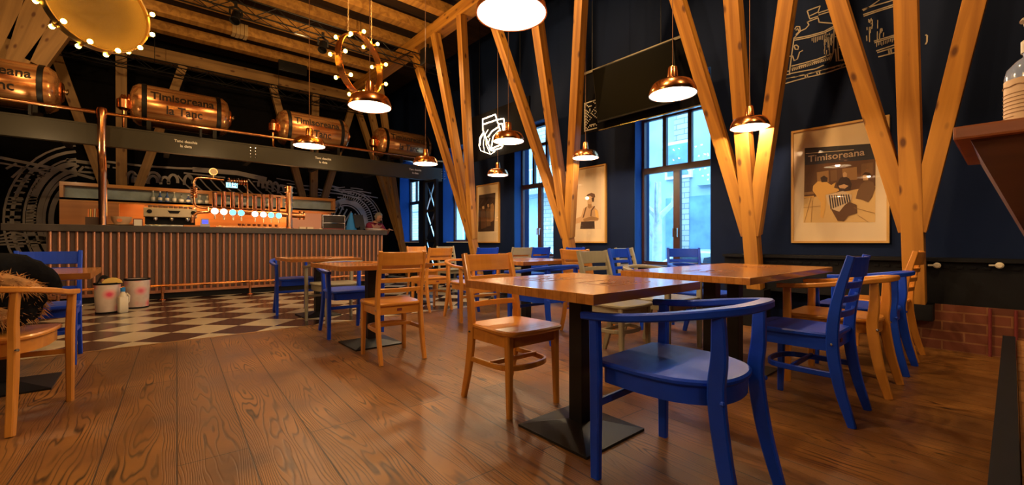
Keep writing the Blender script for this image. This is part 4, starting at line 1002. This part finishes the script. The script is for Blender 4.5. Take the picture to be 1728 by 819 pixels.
A3 = [('picture_ground', [(128, 232), (520, 205), (517, 640), (122, 642)], 'sand'), ('shop_wall', [(128, 320), (519, 280), (518, 440), (125, 510)], 'sepia'), ('banner', [(128, 232), (520, 205), (519, 292), (128, 326)], 'band'),
      ('window_light', [(195, 365), (260, 355), (262, 420), (198, 425)], 'mid'), ('window_light', [(270, 355), (305, 350), (308, 410), (272, 415)], 'brown'), ('window_light', [(335, 345), (415, 335), (418, 405), (340, 410)], 'mid'), ('doorway', [(440, 320), (505, 310), (505, 380), (440, 400)], 'brown'),
      ('step', [(125, 475), (180, 470), (180, 485), (125, 490)], 'mid'), ('step', [(125, 498), (180, 494), (180, 504), (125, 508)], 'gold'),
      ('seated_figure', [(175, 440), (200, 415), (245, 415), (275, 435), (300, 420), (290, 450), (330, 460), (300, 475), (240, 490), (245, 540), (230, 620), (215, 610), (218, 530), (190, 490), (172, 465)], 'gold'), ('seated_figure_head', [(215, 395), (235, 383), (255, 395), (252, 418), (222, 420)], 'dark'),
      ('standing_figure', [(305, 430), (325, 395), (350, 385), (375, 400), (388, 430), (380, 465), (350, 470), (318, 465)], 'dark'), ('standing_figure_hands', [(315, 440), (345, 430), (370, 440), (350, 455), (322, 452)], 'face'), ('standing_figure_head', [(338, 372), (350, 362), (362, 372), (360, 390), (342, 392)], 'face'),
      ('right_figure', [(420, 470), (440, 430), (470, 405), (505, 420), (518, 450), (500, 500), (478, 530), (440, 515), (410, 510), (415, 490)], 'brown'), ('right_figure_head', [(448, 385), (465, 372), (480, 385), (478, 408), (452, 410)], 'face'), ('right_figure_cap', [(445, 380), (462, 364), (488, 368), (494, 384), (480, 395), (470, 380)], 'dark'),
      ('table_shadow', [(290, 560), (360, 520), (415, 545), (418, 590), (370, 605), (345, 635), (310, 632), (275, 570)], 'sepia'), ('tablecloth', [(245, 490), (340, 468), (390, 490), (385, 520), (350, 545), (320, 582), (285, 570), (258, 540)], 'light')]
for i, (nm, L_, m_) in enumerate(A3): art(nm, Q(L_), ap[m_], e, o, i*.35+.3)
st = bmesh.new()
for k in range(9):
    x = 262+k*13; pts = Q([(x, 492-(k > 4)*4), (x+7, 490-(k > 4)*4), (x+17, 565-k*5), (x+10, 570-k*5)])
    vs = [onx(a, b, W)-Vector((W, o.y, o.z))+Vector((-.0036, 0, 0)) for a, b in pts]; st.faces.new([st.verts.new(v) for v in vs])
obj('cloth_stripes', st, ap['stripe'], e)
tl = bmesh.new()
for (a, b, c, d) in ((128, 640, 165, 500), (165, 640, 172, 520), (420, 600, 480, 640), (400, 560, 515, 590), (122, 560, 215, 550)):
    p, q = [onx(*Q([pt])[0], W)-Vector((W, o.y, o.z))+Vector((-.0036, 0, 0)) for pt in ((a, b), (c, d))]; ribbon(tl, [p, q], .004, NX, .0005)
obj('paving_lines', tl, ap['mid'], e)
b = text_bm('Timisoreana', .10, .0006, .0012); wd = max(v.co.x for v in b.verts)*2; ct = onx(1411, 264, W)
xform(b, Matrix.Translation((-.0044, ct.y-o.y, ct.z-o.z)) @ FACE_X @ Matrix.Diagonal((.50/wd, 1, 1, 1))); obj('banner_lettering', b, plain('banner letters', (.50, .36, .26), .6), e)
b = bmesh.new(); p, q = [onx(*Q([pt])[0], W)-Vector((W, o.y, o.z))+Vector((-.0042, 0, 0)) for pt in ((135, 262), (400, 241))]; ribbon(b, [p, q], .006, NX, .0005); obj('banner_line', b, ap['light'], e)

e, o = poster('framed poster of a man in a cap and braces, right of a fan column', 5.14, 4.29, .945, 2.235)
Q2 = lambda L_: [(900+x/5.457, 270+y/5.457) for x, y in L_]
A2 = [('picture_ground', [(300, 110), (635, 75), (632, 640), (300, 640)], 'light'), ('shirt', [(470, 450), (510, 425), (560, 425), (605, 470), (615, 550), (570, 570), (470, 570), (400, 590), (395, 545), (450, 520)], 'face'), ('trousers', [(450, 570), (572, 565), (575, 635), (440, 637)], 'dark'),
      ('neck', [(510, 405), (545, 400), (548, 440), (525, 450), (512, 440)], 'mid'), ('face', [(503, 340), (540, 325), (565, 345), (560, 385), (535, 412), (510, 405)], 'face'), ('hair', [(545, 350), (572, 345), (565, 390), (552, 385)], 'dark'), ('cap', [(490, 345), (510, 318), (545, 305), (575, 315), (580, 345), (560, 350), (530, 330)], 'sepia'),
      ('brace_strap', [(490, 440), (502, 432), (478, 520), (468, 540), (464, 530)], 'sepia'), ('brace_strap', [(570, 425), (580, 430), (550, 470), (545, 520), (535, 518), (540, 465)], 'sepia'), ('forearm', [(470, 545), (545, 520), (610, 535), (605, 560), (540, 555), (475, 572)], 'mid'), ('sleeve', [(575, 455), (602, 470), (614, 540), (585, 525)], 'gold')]
for i, (nm, L_, m_) in enumerate(A2): art(nm, Q2(L_), ap[m_], e, o, i*.5+.3)
e, o = poster('small looking far framed poster of a dark crowd photograph', 7.88, 7.07, .945, 2.235)
Q4 = lambda L_: [(760+x/3.413, 220+y/3.413) for x, y in L_]
A1 = [('picture_ground', [(170, 375), (265, 360), (258, 582), (165, 585)], 'dark'), ('figure', [(180, 470), (195, 450), (208, 470), (212, 560), (182, 570)], 'sepia'), ('figure', [(212, 460), (225, 440), (236, 460), (238, 550), (214, 555)], 'brown'), ('figure', [(236, 430), (250, 420), (258, 440), (254, 520), (238, 530)], 'mid'), ('lit_face', [(188, 440), (200, 436), (202, 452), (190, 454)], 'face'), ('lit_face', [(218, 428), (228, 424), (230, 442), (220, 444)], 'face')]
for i, (nm, L_, m_) in enumerate(A1): art(nm, Q4(L_), ap[m_], e, o, i*.5+.3)

# lattice strut carrying the beam end
ls = thing('steel_lattice_strut', 'dark steel lattice strut holding up the beam end beside the blue windows', 'steel strut', (5.28, 9.0, 0))
for dy in (0, .52): obj('upright', B(-.04, .04, dy-.04, dy+.04, 0, 2.48), 'black', ls)
b = bmesh.new()
for k in range(3):
    z0, z1 = .25+.74*k, .25+.74*(k+1); sweep(b, [(0, .04, z0), (0, .48, z1)], .03, .02, bev=0); sweep(b, [(0, .48, z0), (0, .04, z1)], .03, .02, bev=0)
obj('cross_bracing', b, 'chrome', ls)
b = bmesh.new()
for z in (.25, .99, 1.73, 2.46): box(b, -.02, .02, 0, .52, z-.02, z+.02)
obj('rung', b, 'black', ls)

# radiator valves
for px, lb in ((1582, 'white radiator valve on the wall right of the nearest fan column'), (1687, 'small white valve further right on the dark radiator cover')):
    p = onx(px, 448, 5.38); e = thing('radiator_valve', lb, 'valve', p)
    obj('knob', LT([(.008, 0), (.024, .005), (.026, .04), (.016, .05)], 14, Matrix.Rotation(-PI/2, 4, 'Y')), 'plug', e, True)
    obj('stem', T([(-.02, 0, 0), (-.02, .06, -.002)], .008, 8), 'plug', e)
pp_ = thing('wall_pipe', 'thin copper coloured pipes standing against the brick plinth', 'pipe', (5.33, .12, 0))
for dy in (0, -.14): obj('pipe', T([(0, dy, 0), (0, dy, .40)], .011, 8), 'redbrown', pp_, True)

# ------------------------------------------------------------------ tables
def table(label, x, y, wx=.84, wy=.84, cols=((0, 0),), emblem=True, name='square_table', rz=0):
    e = thing(name, label, 'table', (x, y, 0), rz)
    obj('tabletop', B(-wx/2, wx/2, -wy/2, wy/2, .715, .755, bev=.003), 'butcher', e)
    for i, (cx, cy) in enumerate(cols):
        obj('column', B(cx-.042, cx+.042, cy-.042, cy+.042, .03, .705, bev=.005), 'black', e)
    hw = .225+(max(c[0] for c in cols) if len(cols) > 1 else 0)
    b = bmesh.new(); sx = hw; sy = .225
    lo = [b.verts.new((s*sx, t*sy, 0)) for s, t in ((-1, -1), (1, -1), (1, 1), (-1, 1))]; md = [b.verts.new((s*sx, t*sy, .012)) for s, t in ((-1, -1), (1, -1), (1, 1), (-1, 1))]
    up = [b.verts.new((s*(sx-.225+.05), t*.05, .05)) for s, t in ((-1, -1), (1, -1), (1, 1), (-1, 1))]
    b.faces.new(lo[::-1]); b.faces.new(up)
    for i in range(4):
        b.faces.new((lo[i], lo[(i+1) % 4], md[(i+1) % 4], md[i])); b.faces.new((md[i], md[(i+1) % 4], up[(i+1) % 4], up[i]))
    obj('base_plate', b, 'black', e)
    obj('mounting_plate', B(-hw*.8, hw*.8, -.16, .16, .703, .715), 'black', e)
    if emblem:
        for (ex, ey) in ((.06, -.16), (-.02, .20)) if wx < 1 else ((-.4, 0), (.4, 0)):
            g = bmesh.new(); z0, z1 = .7551, .7556
            def ln(p, q, w_=.007): ribbon(g, [Vector((ex+p[0], ey+p[1], z1)), Vector((ex+q[0], ey+q[1], z1))], w_, Vector((0, 0, 1)), .0008)
            ln((-.16, -.10), (.16, -.10)); ln((-.16, -.10), (-.16, .10)); ln((-.16, .10), (.10, .10))
            rr = random.Random(int(ex*100)+3)
            for k in range(16): x0 = rr.uniform(-.13, .10); y0 = rr.uniform(-.08, .07); ln((x0, y0), (x0+rr.uniform(.01, .05), y0+rr.uniform(-.03, .03)), rr.uniform(.006, .018))
            obj('burnt_emblem', g, 'print', e)
    return e
table('nearest square butcher-block table, in front of the near blue armchair', 1.68, 1.43)
table('square table behind the orange chair whose back faces the camera, at the planks edge', 1.60, 3.93)
table('square table standing on the checkered tiles closest to the bar', 1.70, 5.92)
table('wide two-column table between the fan columns and the near square table', 3.33, 1.35, 1.65, .84, ((-.36, 0), (.02, 0)), True, 'wide_table')
table('square table in the middle, seen behind the curved back of a low blue armchair', 3.30, 3.62)
table('square table on the tiles before the far fan column, mostly behind oak chairs', 3.2, 6.15, emblem=False)
table('square table below the far window, pale grey in the daylight', 4.65, 5.6, emblem=False)
table('square table at the left edge, behind the coat', -.70, 4.25)
m2 = tag(obj('menu_card', B(-.14, .14, -.09, .09, 0, .008), 'butcher'), 'flat wooden menu board lying on the table closest to the bar', 'menu board'); m2.location = (1.93, 5.75, .756)
m3 = tag(obj('menu_card', B(-.13, .13, -.09, .09, 0, .008), 'butcher'), 'flat wooden menu board lying on the table behind the orange chair', 'menu board'); m3.location = (1.75, 4.1, .756); m3.rotation_euler.z = .2

# ------------------------------------------------------------------ chairs (local frame: the sitter faces +Y, origin on the floor)
def rpoly(pts, r=.03, n=4):
    out = []; m = len(pts)
    for i, p in enumerate(pts):
        p = Vector(p); a = (Vector(pts[i-1])-p).normalized(); b = (Vector(pts[(i+1) % m])-p).normalized()
        s = p+a*r; t = p+b*r
        for k in range(n+1): u = k/n; out.append(((1-u)**2*s+2*u*(1-u)*p+u*u*t))
    return out
def slat_chair(mat, math_):
    e = thing('slat_back_chair', 'x', 'chair')
    seat = rpoly([(-.19, -.20), (.19, -.20), (.215, .12), (.20, .215), (0, .235), (-.20, .215), (-.215, .12)], .05)
    sb = PR(seat, .440, .468, .008); obj('seat', sb, math_, e, True)
    ap_ = bmesh.new(); box(ap_, -.165, .165, .150, .172, .375, .44); box(ap_, -.165, .165, -.185, -.163, .375, .44)
    for s in (-1, 1): box(ap_, s*.175-.011, s*.175+.011, -.17, .16, .375, .44)
    obj('apron', ap_, math_, e)
    obj('tag_plate', B(-.02, .02, -.188, -.185, .40, .42), 'redbrown', e)
    for s in (-1, 1):
        obj('front_leg', SW([(s*.182, .170, 0), (s*.180, .165, .22), (s*.178, .160, .44)], [.030, .036, .044], [.030, .036, .044], Vector((0, 1, 0))), mat, e)
        pts = catmull([(s*.180, -.270, 0), (s*.180, -.215, .20), (s*.180, -.185, .42), (s*.180, -.205, .64), (s*.180, -.265, .88)], 4)
        n_ = len(pts); obj('rear_leg', SW(pts, [.028]*n_, [.036+.020*math.sin(PI*min(1, i/(n_-1)*1.05)) for i in range(n_)], Vector((0, 1, 0))), mat, e)
    yb = lambda z: -.185-.085*max(0, (z-.42)/.46)**1.4
    for (z, h, cur, nm) in ((.822, .105, .035, 'top_rail'), (.725, .034, .030, 'back_slat'), (.650, .034, .028, 'back_slat'), (.570, .034, .025, 'back_slat')):
        pts = [Vector((-.172+.344*k/8, yb(z)-cur*math.sin(PI*k/8), z)) for k in range(9)]
        obj(nm, sweep(bmesh.new(), pts, .016, h, Vector((0, -.12, 1))), math_, e)
    z = .25
    pts = catmull([(-.180, -.205, z), (-.17, .05, z), (-.12, .13, z), (0, .155, z), (.12, .13, z), (.17, .05, z), (.180, -.205, z)], 4)
    obj('stretcher', SW(pts, .018, .030), math_, e)
    obj('stretcher', SW([(-.175, .0, z+.01), (.175, .0, z+.01)], .018, .026), math_, e)
    sc = bmesh.new()
    for s in (-1, 1): ball(sc, (s*.196, -.185, .415), .008, 6)
    obj('screw', sc, 'chrome', e)
    return e
def arm_chair(mat, math_):
    e = thing('round_back_armchair', 'x', 'armchair')
    sp = [(-.235, .23), (.235, .23), (.25, .05), (.235, -.10), (.16, -.22), (.06, -.26), (-.06, -.26), (-.16, -.22), (-.235, -.10), (-.25, .05)]
    sp = [(p.x, p.y) for p in catmull([(x, y, 0) for x, y in sp[2:]], 3)]+[(-.235, .22), (-.21, .24), (.21, .24), (.235, .22)]
    obj('seat', PR(sp, .440, .466, .008), math_, e, True)
    ring = [(p[0]*.93, p[1]*.93-.005) for p in sp]
    b = bmesh.new(); prism(b, ring, .375, .44); obj('apron', b, math_, e, True)
    rail = catmull([(-.285, .26, .652), (-.292, .08, .664), (-.280, -.10, .690), (-.215, -.235, .712), (-.10, -.30, .722), (.10, -.30, .722), (.215, -.235, .712), (.280, -.10, .690), (.292, .08, .664), (.285, .26, .652)], 5)
    n_ = len(rail); obj('arm_rail', SW(rail, [.036+.018*math.sin(PI*i/(n_-1)) for i in range(n_)], .030), math_, e, True)
    for s in (-1, 1):
        obj('front_leg', SW([(s*.272, .205, 0), (s*.272, .205, .44), (s*.280, .205, .645)], [.030, .036, .034], [.040, .048, .044], Vector((0, 1, 0))), mat, e)
        pts = catmull([(s*.205, -.315, 0), (s*.196, -.265, .20), (s*.190, -.235, .42), (s*.192, -.245, .56), (s*.20, -.245, .706)], 4)
        n2 = len(pts); obj('rear_leg', SW(pts, [.030]*n2, [.040+.018*math.sin(PI*i/(n2-1)) for i in range(n2)], Vector((0, 1, 0))), mat, e)
    obj('stretcher', SW([(-.272, .205, .30), (.272, .205, .30)], .018, .030), math_, e)
    sc = bmesh.new()
    for s in (-1, 1): ball(sc, (s*.21, -.262, .41), .010, 6)
    obj('screw', sc, 'chrome' if mat == 'oak' else mat, e)
    return e
PROTO = {}
def chair(kind, mat, label, x, y, deg, group):
    k = (kind, mat)
    if k not in PROTO:
        e = (slat_chair if kind == 's' else arm_chair)(mat, 'oakh' if mat == 'oak' else mat); PROTO[k] = e
    else: e = copy_tree(PROTO[k])
    e.location = (x, y, 0); e.rotation_euler = (0, 0, math.radians(deg)); e['label'] = label; e['group'] = group
    return e
GS, GA = 'slat back chairs of the dining room', 'round back armchairs of the dining room'
CH = [
 ('a', 'blue', 'nearest blue armchair, cut by the bottom edge of the photo', 1.655, .895, 2, GA),
 ('s', 'oak', 'orange oak chair at the left side of the nearest table, front legs in the open', 1.665, 1.93, 180, GS),
 ('s', 'oak', 'orange oak chair turned back to the camera before the table at the planks edge', 1.56, 3.40, -4, GS),
 ('a', 'oak', 'orange armchair at the left edge of the photo, with the coat on it', -.66, 3.52, -10, GA),
 ('s', 'blue', 'blue slat back chair on the far side of the left edge table', -.62, 4.90, 180, GS),
 ('s', 'blue', 'blue chair at the very left edge, only a corner of its back showing', -1.22, 4.98, 180, GS),
 ('a', 'blue', 'blue armchair on the tiles between the bar and the closest table to it', 1.55, 6.42, 180, GA),
 ('a', 'grey', 'grey armchair standing on the tiles left of the blue chairs', 1.74, 5.36, 2, GA),
 ('a', 'blue', 'blue armchair facing the camera behind the table at the planks edge', 1.62, 4.55, 180, GA),
 ('s', 'oak', 'orange oak chair farther back, seen from behind beside the white line', 3.05, 5.37, 4, GS),
 ('a', 'oak', 'orange armchair standing between two slat back oak chairs', 3.10, 4.43, 178, GA),
 ('s', 'blue', 'blue slat back chair behind the orange armchair', 3.60, 5.02, 5, GS),
 ('s', 'oak', 'pale oak chair far back under the dim fan column', 3.75, 6.85, 180, GS),
 ('s', 'grey', 'far grey chair left of the far window, near the lattice strut', 4.37, 6.85, 180, GS),
 ('s', 'grey', 'grey slat back chair under the left sash of the far window', 4.20, 4.95, 0, GS),
 ('s', 'blue', 'blue slat back chair under the middle of the far window', 4.66, 5.02, 0, GS),
 ('s', 'blue', 'blue slat back chair just left of the fan column by the poster of the man', 4.75, 4.40, 0, GS),
 ('a', 'blue', 'low blue armchair with its curved back to the camera behind the nearest table', 3.02, 3.05, 0, GA),
 ('s', 'oak', 'orange oak chair behind the nearest table, left of the grey chair', 3.66, 2.98, -90, GS),
 ('s', 'grey', 'grey slat back chair with a pale seat right behind the nearest table', 2.93, 2.10, 180, GS),
 ('a', 'grey', 'grey armchair behind the left end of the wide table', 3.52, 2.04, 180, GA),
 ('s', 'blue', 'blue slat back chair between two grey chairs before the tall window', 4.26, 2.78, 180, GS),
 ('s', 'grey', 'grey slat back chair under the left sash of the tall window', 4.80, 3.08, 180, GS),
 ('s', 'blue', 'blue slat back chair under the right sash of the tall window', 4.86, 2.50, 127, GS),
 ('a', 'blue', 'blue armchair behind the wide table, left of the fan column', 4.20, 1.98, 180, GA),
 ('s', 'blue', 'blue slat back chair seen side on at the near side of the wide table', 2.92, .80, 0, GS),
 ('a', 'oak', 'orange armchair next to the side-on blue chair, at the wide table', 3.62, .80, 0, GA),
 ('a', 'blue', 'blue armchair near the brick plinth, right of the orange armchair', 4.28, .80, 0, GA),
 ('s', 'oak', 'oak slat back chair against the rightmost fan column by the brick plinth', 4.80, .76, 0, GS)]
for c in CH: chair(*c)

# ------------------------------------------------------------------ coat, bins, bottle
ct = thing('winter_coat', 'black winter coat with a tan fur collar thrown over the armchair at the left edge', 'coat', (-.70, 3.56, .47))
rnd = random.Random(4)
t = bmesh.new(); bmesh.ops.create_icosphere(t, subdivisions=5, radius=1)
from mathutils import noise
for v in t.verts:
    p = v.co.copy(); z = p.z
    k = 1+.13*noise.noise(p*2.1+Vector((3, 1, 0)))+.05*noise.noise(p*6)
    wv = .26 if z < 0 else .26-.05*z
    v.co = Vector((p.x*wv*k-.02*z, p.y*.17*k+.02*z, max(-.0, .17+p.z*.19*k)))
obj('coat_body', t, 'leather', ct, True)
sl = T(catmull([(.02, -.02, .30), (.12, .08, .32), (.22, .10, .27), (.255, .12, .19)], 5), [.10, .10, .105, .105, .10, .10, .095, .09, .085, .08, .075, .075, .07, .07, .065, .06], 14)
for v in sl.verts: v.co += v.co.normalized()*.012*noise.noise(v.co*30)
obj('sleeve', sl, 'leather', ct, True)
fu = bmesh.new(); path = catmull([(-.22, -.14, .31), (-.02, -.13, .29), (.12, -.09, .26), (.20, -.01, .20), (.19, .03, .13), (.10, -.14, .10), (-.1, -.18, .12)], 12)
tube(fu, path, .055, 10)
for k in range(2600):
    q = rnd.choice(path)+Vector((rnd.gauss(0, .01), rnd.gauss(0, .01), rnd.gauss(0, .01))); d = Vector((rnd.gauss(0, 1), rnd.gauss(0, 1), rnd.gauss(0, 1)-.15)).normalized()
    a = q+d*.050; tip = q+d*rnd.uniform(.075, .105)+Vector((0, 0, -.02)); s = d.orthogonal().normalized()*.0035; u = d.cross(s)
    vs = [fu.verts.new(a+s), fu.verts.new(a-s*.5+u*.8), fu.verts.new(a-s*.5-u*.8), fu.verts.new(tip)]
    fu.faces.new((vs[0], vs[1], vs[3])); fu.faces.new((vs[1], vs[2], vs[3])); fu.faces.new((vs[2], vs[0], vs[3]))
obj('fur_collar', fu, 'fur', ct)
def tin(label, x, y, r, h):
    e = thing('storage_tin', label, 'tin', (x, y, 0), rnd.uniform(0, 2), 'flower printed tins before the bar')
    obj('body', LT([(r*.86, 0), (r*.88, .012), (r, h-.01), (r*.97, h), (r*.93, h), (r*.82, .02)], 28), 'floral', e, True)
    obj('rim', LT([(r, h-.018), (r*1.03, h-.015), (r*1.03, h+.008), (r*.97, h+.008)], 28, cap=False), 'blackmat', e, True)
    obj('foot', LT([(r*.86, 0), (r*.90, .001), (r*.90, .02), (r*.87, .022)], 28, cap=False), 'blackmat', e, True)
    obj('contents', LT([(.001, h-.05), (r*.93, h-.05), (r*.93, h-.045), (.001, h-.045)], 24), 'blackmat', e)
    return e
p = onx(188, 410, 0) if False else None
tin('flower printed tin with a yellow cloth on top, left of the pair before the bar', -.42, 7.95, .135, .40)
tin('flower printed tin right of the pair before the bar', -.12, 8.28, .145, .42)
yc_ = thing('cleaning_cloth', 'yellow sponge cloth and black straps heaped on the left tin', 'cloth', (-.42, 7.95, .41))
obj('sponge', PR([(.07*math.cos(a*PI/8), .05*math.sin(a*PI/8)) for a in range(9)], -.02, .02, .004, Matrix.Translation((.05, -.06, -.01)) @ Matrix.Scale(1.5, 4) @ Matrix.Rotation(PI/2, 4, 'X')), 'yellow', yc_, True)
st = bmesh.new()
for k in range(4): tube(st, catmull([(-.10, -.06+.04*k, -.01), (-.05, -.05+.04*k, .06+.01*k), (.04, -.04+.04*k, .04), (.10, -.02+.03*k, -.01)], 4), .008, 6)
obj('straps', st, 'blackmat', yc_)
cb2 = thing('cleaner_bottle', 'white plastic bottle with a blue cap before the tins', 'bottle', (-.26, 7.83, 0), .4)
obj('bottle_body', PR(rpoly([(-.05, -.035), (.05, -.035), (.05, .035), (-.05, .035)], .015), 0, .22, .01), 'plug', cb2, True)
obj('neck', LT([(.045, .215), (.036, .25), (.022, .275), (.022, .29)], 14), 'plug', cb2, True); obj('cap', LT([(.026, .285), (.026, .335), (.02, .34)], 14), 'bluecloth', cb2, True)
obj('handle', T([(.04, 0, .26), (.07, 0, .22), (.065, 0, .14), (.045, 0, .12)], .010, 8), 'plug', cb2, True)

# ------------------------------------------------------------------ shelf, dispenser, slatted bench at the right edge
sh = thing('wooden_shelf_stand', 'flared wooden stand with a thick top board at the right edge, carrying the pump bottle', 'stand', (1.85, -.35, 0))
obj('top_board', B(-.26, .30, -.45, .45, 1.215, 1.25, bev=.006), wood('red brown board', (.40, .12, .03), (.28, .075, .018), .4, 'Y', scale=.5), sh)
b = bmesh.new()
rw = [((-.235, -.42), (.28, .42), 1.215), ((-.10, -.30), (.25, .30), .90), ((-.06, -.26), (.22, .26), .80)]
rg = [[b.verts.new((x, y, z)) for x, y in ((a[0], a[1]), (c[0], a[1]), (c[0], c[1]), (a[0], c[1]))] for a, c, z in rw]
for i in range(2):
    for k in range(4): b.faces.new((rg[i][k], rg[i][(k+1) % 4], rg[i+1][(k+1) % 4], rg[i+1][k]))
b.faces.new(rg[0]); b.faces.new(rg[-1])
obj('flared_body', b, wood('dark red brown body', (.10, .030, .012), (.065, .018, .008), .5, 'Y', scale=.4), sh)
b = bmesh.new()
for z in (.86, .93, 1.02): box(b, -.16+(.86-z)*.4, -.12, -.34, .33, z, z+.012)
obj('grooves', b, 'blackmat', sh); obj('post', B(.02, .14, -.08, .04, .505, .80, bev=.006), 'blackmat', sh); obj('foot', B(-.10, .26, -.2, .16, .486, .506), 'blackmat', sh)
pb_ = thing('pump_bottle', 'clear pump bottle with a cream label on the wooden stand, cut by the right edge', 'bottle', (1.745, -.035, 1.25), -.4)
obj('bottle_body', LT([(.046, 0), (.050, .006), (.050, .135), (.046, .155), (.030, .175), (.017, .185), (.017, .20)], 32), plain('pale blue bottle', (.30, .38, .60), .12, coat=.6), pb_, True)
obj('bottle_label', LT([(.0506, .012), (.0506, .125)], 32, cap=False), plain('cream label', (.72, .50, .30), .6), pb_, True)
lb_ = bmesh.new()
for k in range(9):
    z = .108-.010*k; 
    if k in (1,): continue
    tube(lb_, [(.0512*math.cos(a), .0512*math.sin(a), z+.0015*math.sin(a*9)*(k < 2)) for a in [PI*(.62+.035*j) for j in range(18 if k < 8 else 9)]], .0009 if k else .0016, 4)
obj('label_lines', lb_, plain('label print', (.42, .26, .14), .7), pb_)
obj('pump_collar', LT([(.021, .195), (.021, .225), (.012, .232), (.006, .245)], 18), 'plug', pb_, True)
pm = bmesh.new(); lathe(pm, [(.006, .24), (.006, .262), (.015, .265), (.017, .275), (.010, .280)], 14); tube(pm, [(0, 0, .270), (-.038, 0, .272), (-.046, 0, .264)], .006, 8); obj('pump_head', pm, 'plug', pb_, True)
bn = thing('slatted_bench', 'low wooden slatted bench with a black side board at the bottom right corner', 'bench', (1.0, .02, 0))
obj('side_board', B(0, 2.15, -.03, 0.01, 0, .50), 'blackmat', bn)
for k in range(14): obj('seat_plank', B(.02+.153*k, .163+.153*k, -.62, -.032, .455, .485, bev=.004), wood('bench plank', (.48, .22, .07), (.34, .14, .04), .45, 'Y', scale=.5) if k == 0 else bpy.data.materials['bench plank'], bn)
obj('rear_board', B(0, 2.15, -.66, -.625, 0, .50), 'blackmat', bn)

# ------------------------------------------------------------------ the street outside
XS = 13.0
struct('ground', B(W+WT, XS+3, -14, 40, -.85, -.70), 'street', 'grey street outside the windows')
fa = thing('street_facade', 'old plaster house front with brick corners across the street', 'building', (XS, 0, -.70))
obj('plaster_wall', B(0, .4, -14, 40, 0, 12), 'plaster', fa)
q = bmesh.new()
for (a, b_) in ((6.6, 7.1), (12.4, 13.4), (1.6, 2.4), (24, 25.5)): box(q, -.06, 0, a, b_, 1.0 if a < 12 else 0, 12)
obj('brick_strips', q, 'facbrick', fa)
gd = B(-.04, 0, 4.9, 7.4, 0, 3.1); obj('garage_door', gd, 'garage', fa); gd = B(-.04, 0, 11.2, 12.4, 0, 3.4); obj('arched_door', gd, 'garage', fa)
for (a, b_, c, d) in ((6.5, 7.4, 3.7, 4.9), (9.0, 10.2, 4.2, 6.4), (14.2, 15.4, 4.2, 6.4), (2.4, 3.6, 4.2, 6.2), (18, 19.2, 1, 3)):
    wf = obj('house_window', B(-.10, .0, a, b_, c, d), 'white', fa); obj('house_pane', B(-.12, -.10, a+.1, b_-.1, c+.1, d-.1), 'garage', wf)
cr_ = bmesh.new(); box(cr_, -.15, 0, -14, 6.3, 3.4, 3.55); box(cr_, -.2, 0, 8, 40, 3.6, 3.75); obj('cornice', cr_, 'plaster', fa)
bal = thing('balcony', 'pale balcony with an iron railing on the house across the street', 'balcony', (XS-.9, 12.6, 2.95))
obj('balcony_slab', B(0, .9, -1.1, 1.6, 0, .16), 'plaster', bal)
rl = bmesh.new(); box(rl, 0, .04, -1.1, 1.6, 1.0, 1.05)
for k in range(19): box(rl, .01, .03, -1.08+.148*k, -1.05+.148*k, .16, 1.0)
obj('railing', rl, 'white', bal)
def car(label, x, y, sc_=1):
    e = thing('parked_car', label, 'car', (x, y, -.70), PI/2)
    prof = [(-2.1, .35), (-2.12, .75), (-1.95, .92), (-1.2, 1.02), (-.55, 1.42), (.55, 1.46), (1.25, 1.05), (1.95, .92), (2.12, .70), (2.1, .35)]
    b = bmesh.new(); secs = []
    for yy, ins in ((-.82, 1), (-.78, 0), (.78, 0), (.82, 1)): secs.append([b.verts.new((px_*(1-.02*ins), yy*(1-(.16 if pz > 1.03 else 0)), pz*(1-.03*ins)+.01)) for px_, pz in prof])
    for i in range(3):
        for k in range(len(prof)): b.faces.new((secs[i][k], secs[i][(k+1) % len(prof)], secs[i+1][(k+1) % len(prof)], secs[i+1][k]))
    b.faces.new(secs[0][::-1]); b.faces.new(secs[-1]); obj('car_body', b, 'carpaint', e)
    for s in (-1, 1):
        for L_ in ([(-1.0, 1.05), (-.5, 1.36), (-.02, 1.38), (-.02, 1.05)], [(.05, 1.05), (.05, 1.38), (.5, 1.37), (1.02, 1.07)]):
            g = bmesh.new(); vs = [g.verts.new((a, s*(.835-.13*(c-1.05)/.3), c)) for a, c in L_]; vt = [g.verts.new((a, s*(.80-.13*(c-1.05)/.3), c)) for a, c in L_]
            g.faces.new(vs); g.faces.new(vt[::-1])
            for k in range(4): g.faces.new((vs[k], vt[k], vt[(k+1) % 4], vs[(k+1) % 4]))
            obj('side_window', g, 'carglass', e)
        for xx in (-1.3, 1.3): obj('wheel', LT([(.02, -.1), (.30, -.1), (.32, -.05), (.32, .05), (.30, .1), (.02, .1)], 20, Matrix.Translation((xx, s*.76, .32)) @ Matrix.Rotation(PI/2, 4, 'X')), 'blackmat', e, True)
    return e
car('silver car parked outside the tall window', 10.4, 4.6)
car('dark roofed car parked outside the far window', 10.6, 10.2)
tr = thing('street_tree', 'pale pruned street tree outside the tall window', 'tree', (9.0, 5.35, -.70))
obj('trunk', T([(0, 0, 0), (.03, .02, 1.2), (0, 0, 2.3)], [.14, .11, .10], 10), 'treebark', tr, True)
for a, l, zz in ((.4, .6, 2.2), (2.2, .7, 2.25), (3.6, .6, 2.1), (5.2, .7, 2.2), (1.4, .5, 1.6)):
    br_ = obj('branch', T([(0, 0, zz), (l*.5*math.cos(a), l*.5*math.sin(a), zz+.35), (l*.6*math.cos(a), l*.6*math.sin(a), zz+.9)], [.07, .055, .035], 8), 'treebark', tr, True)
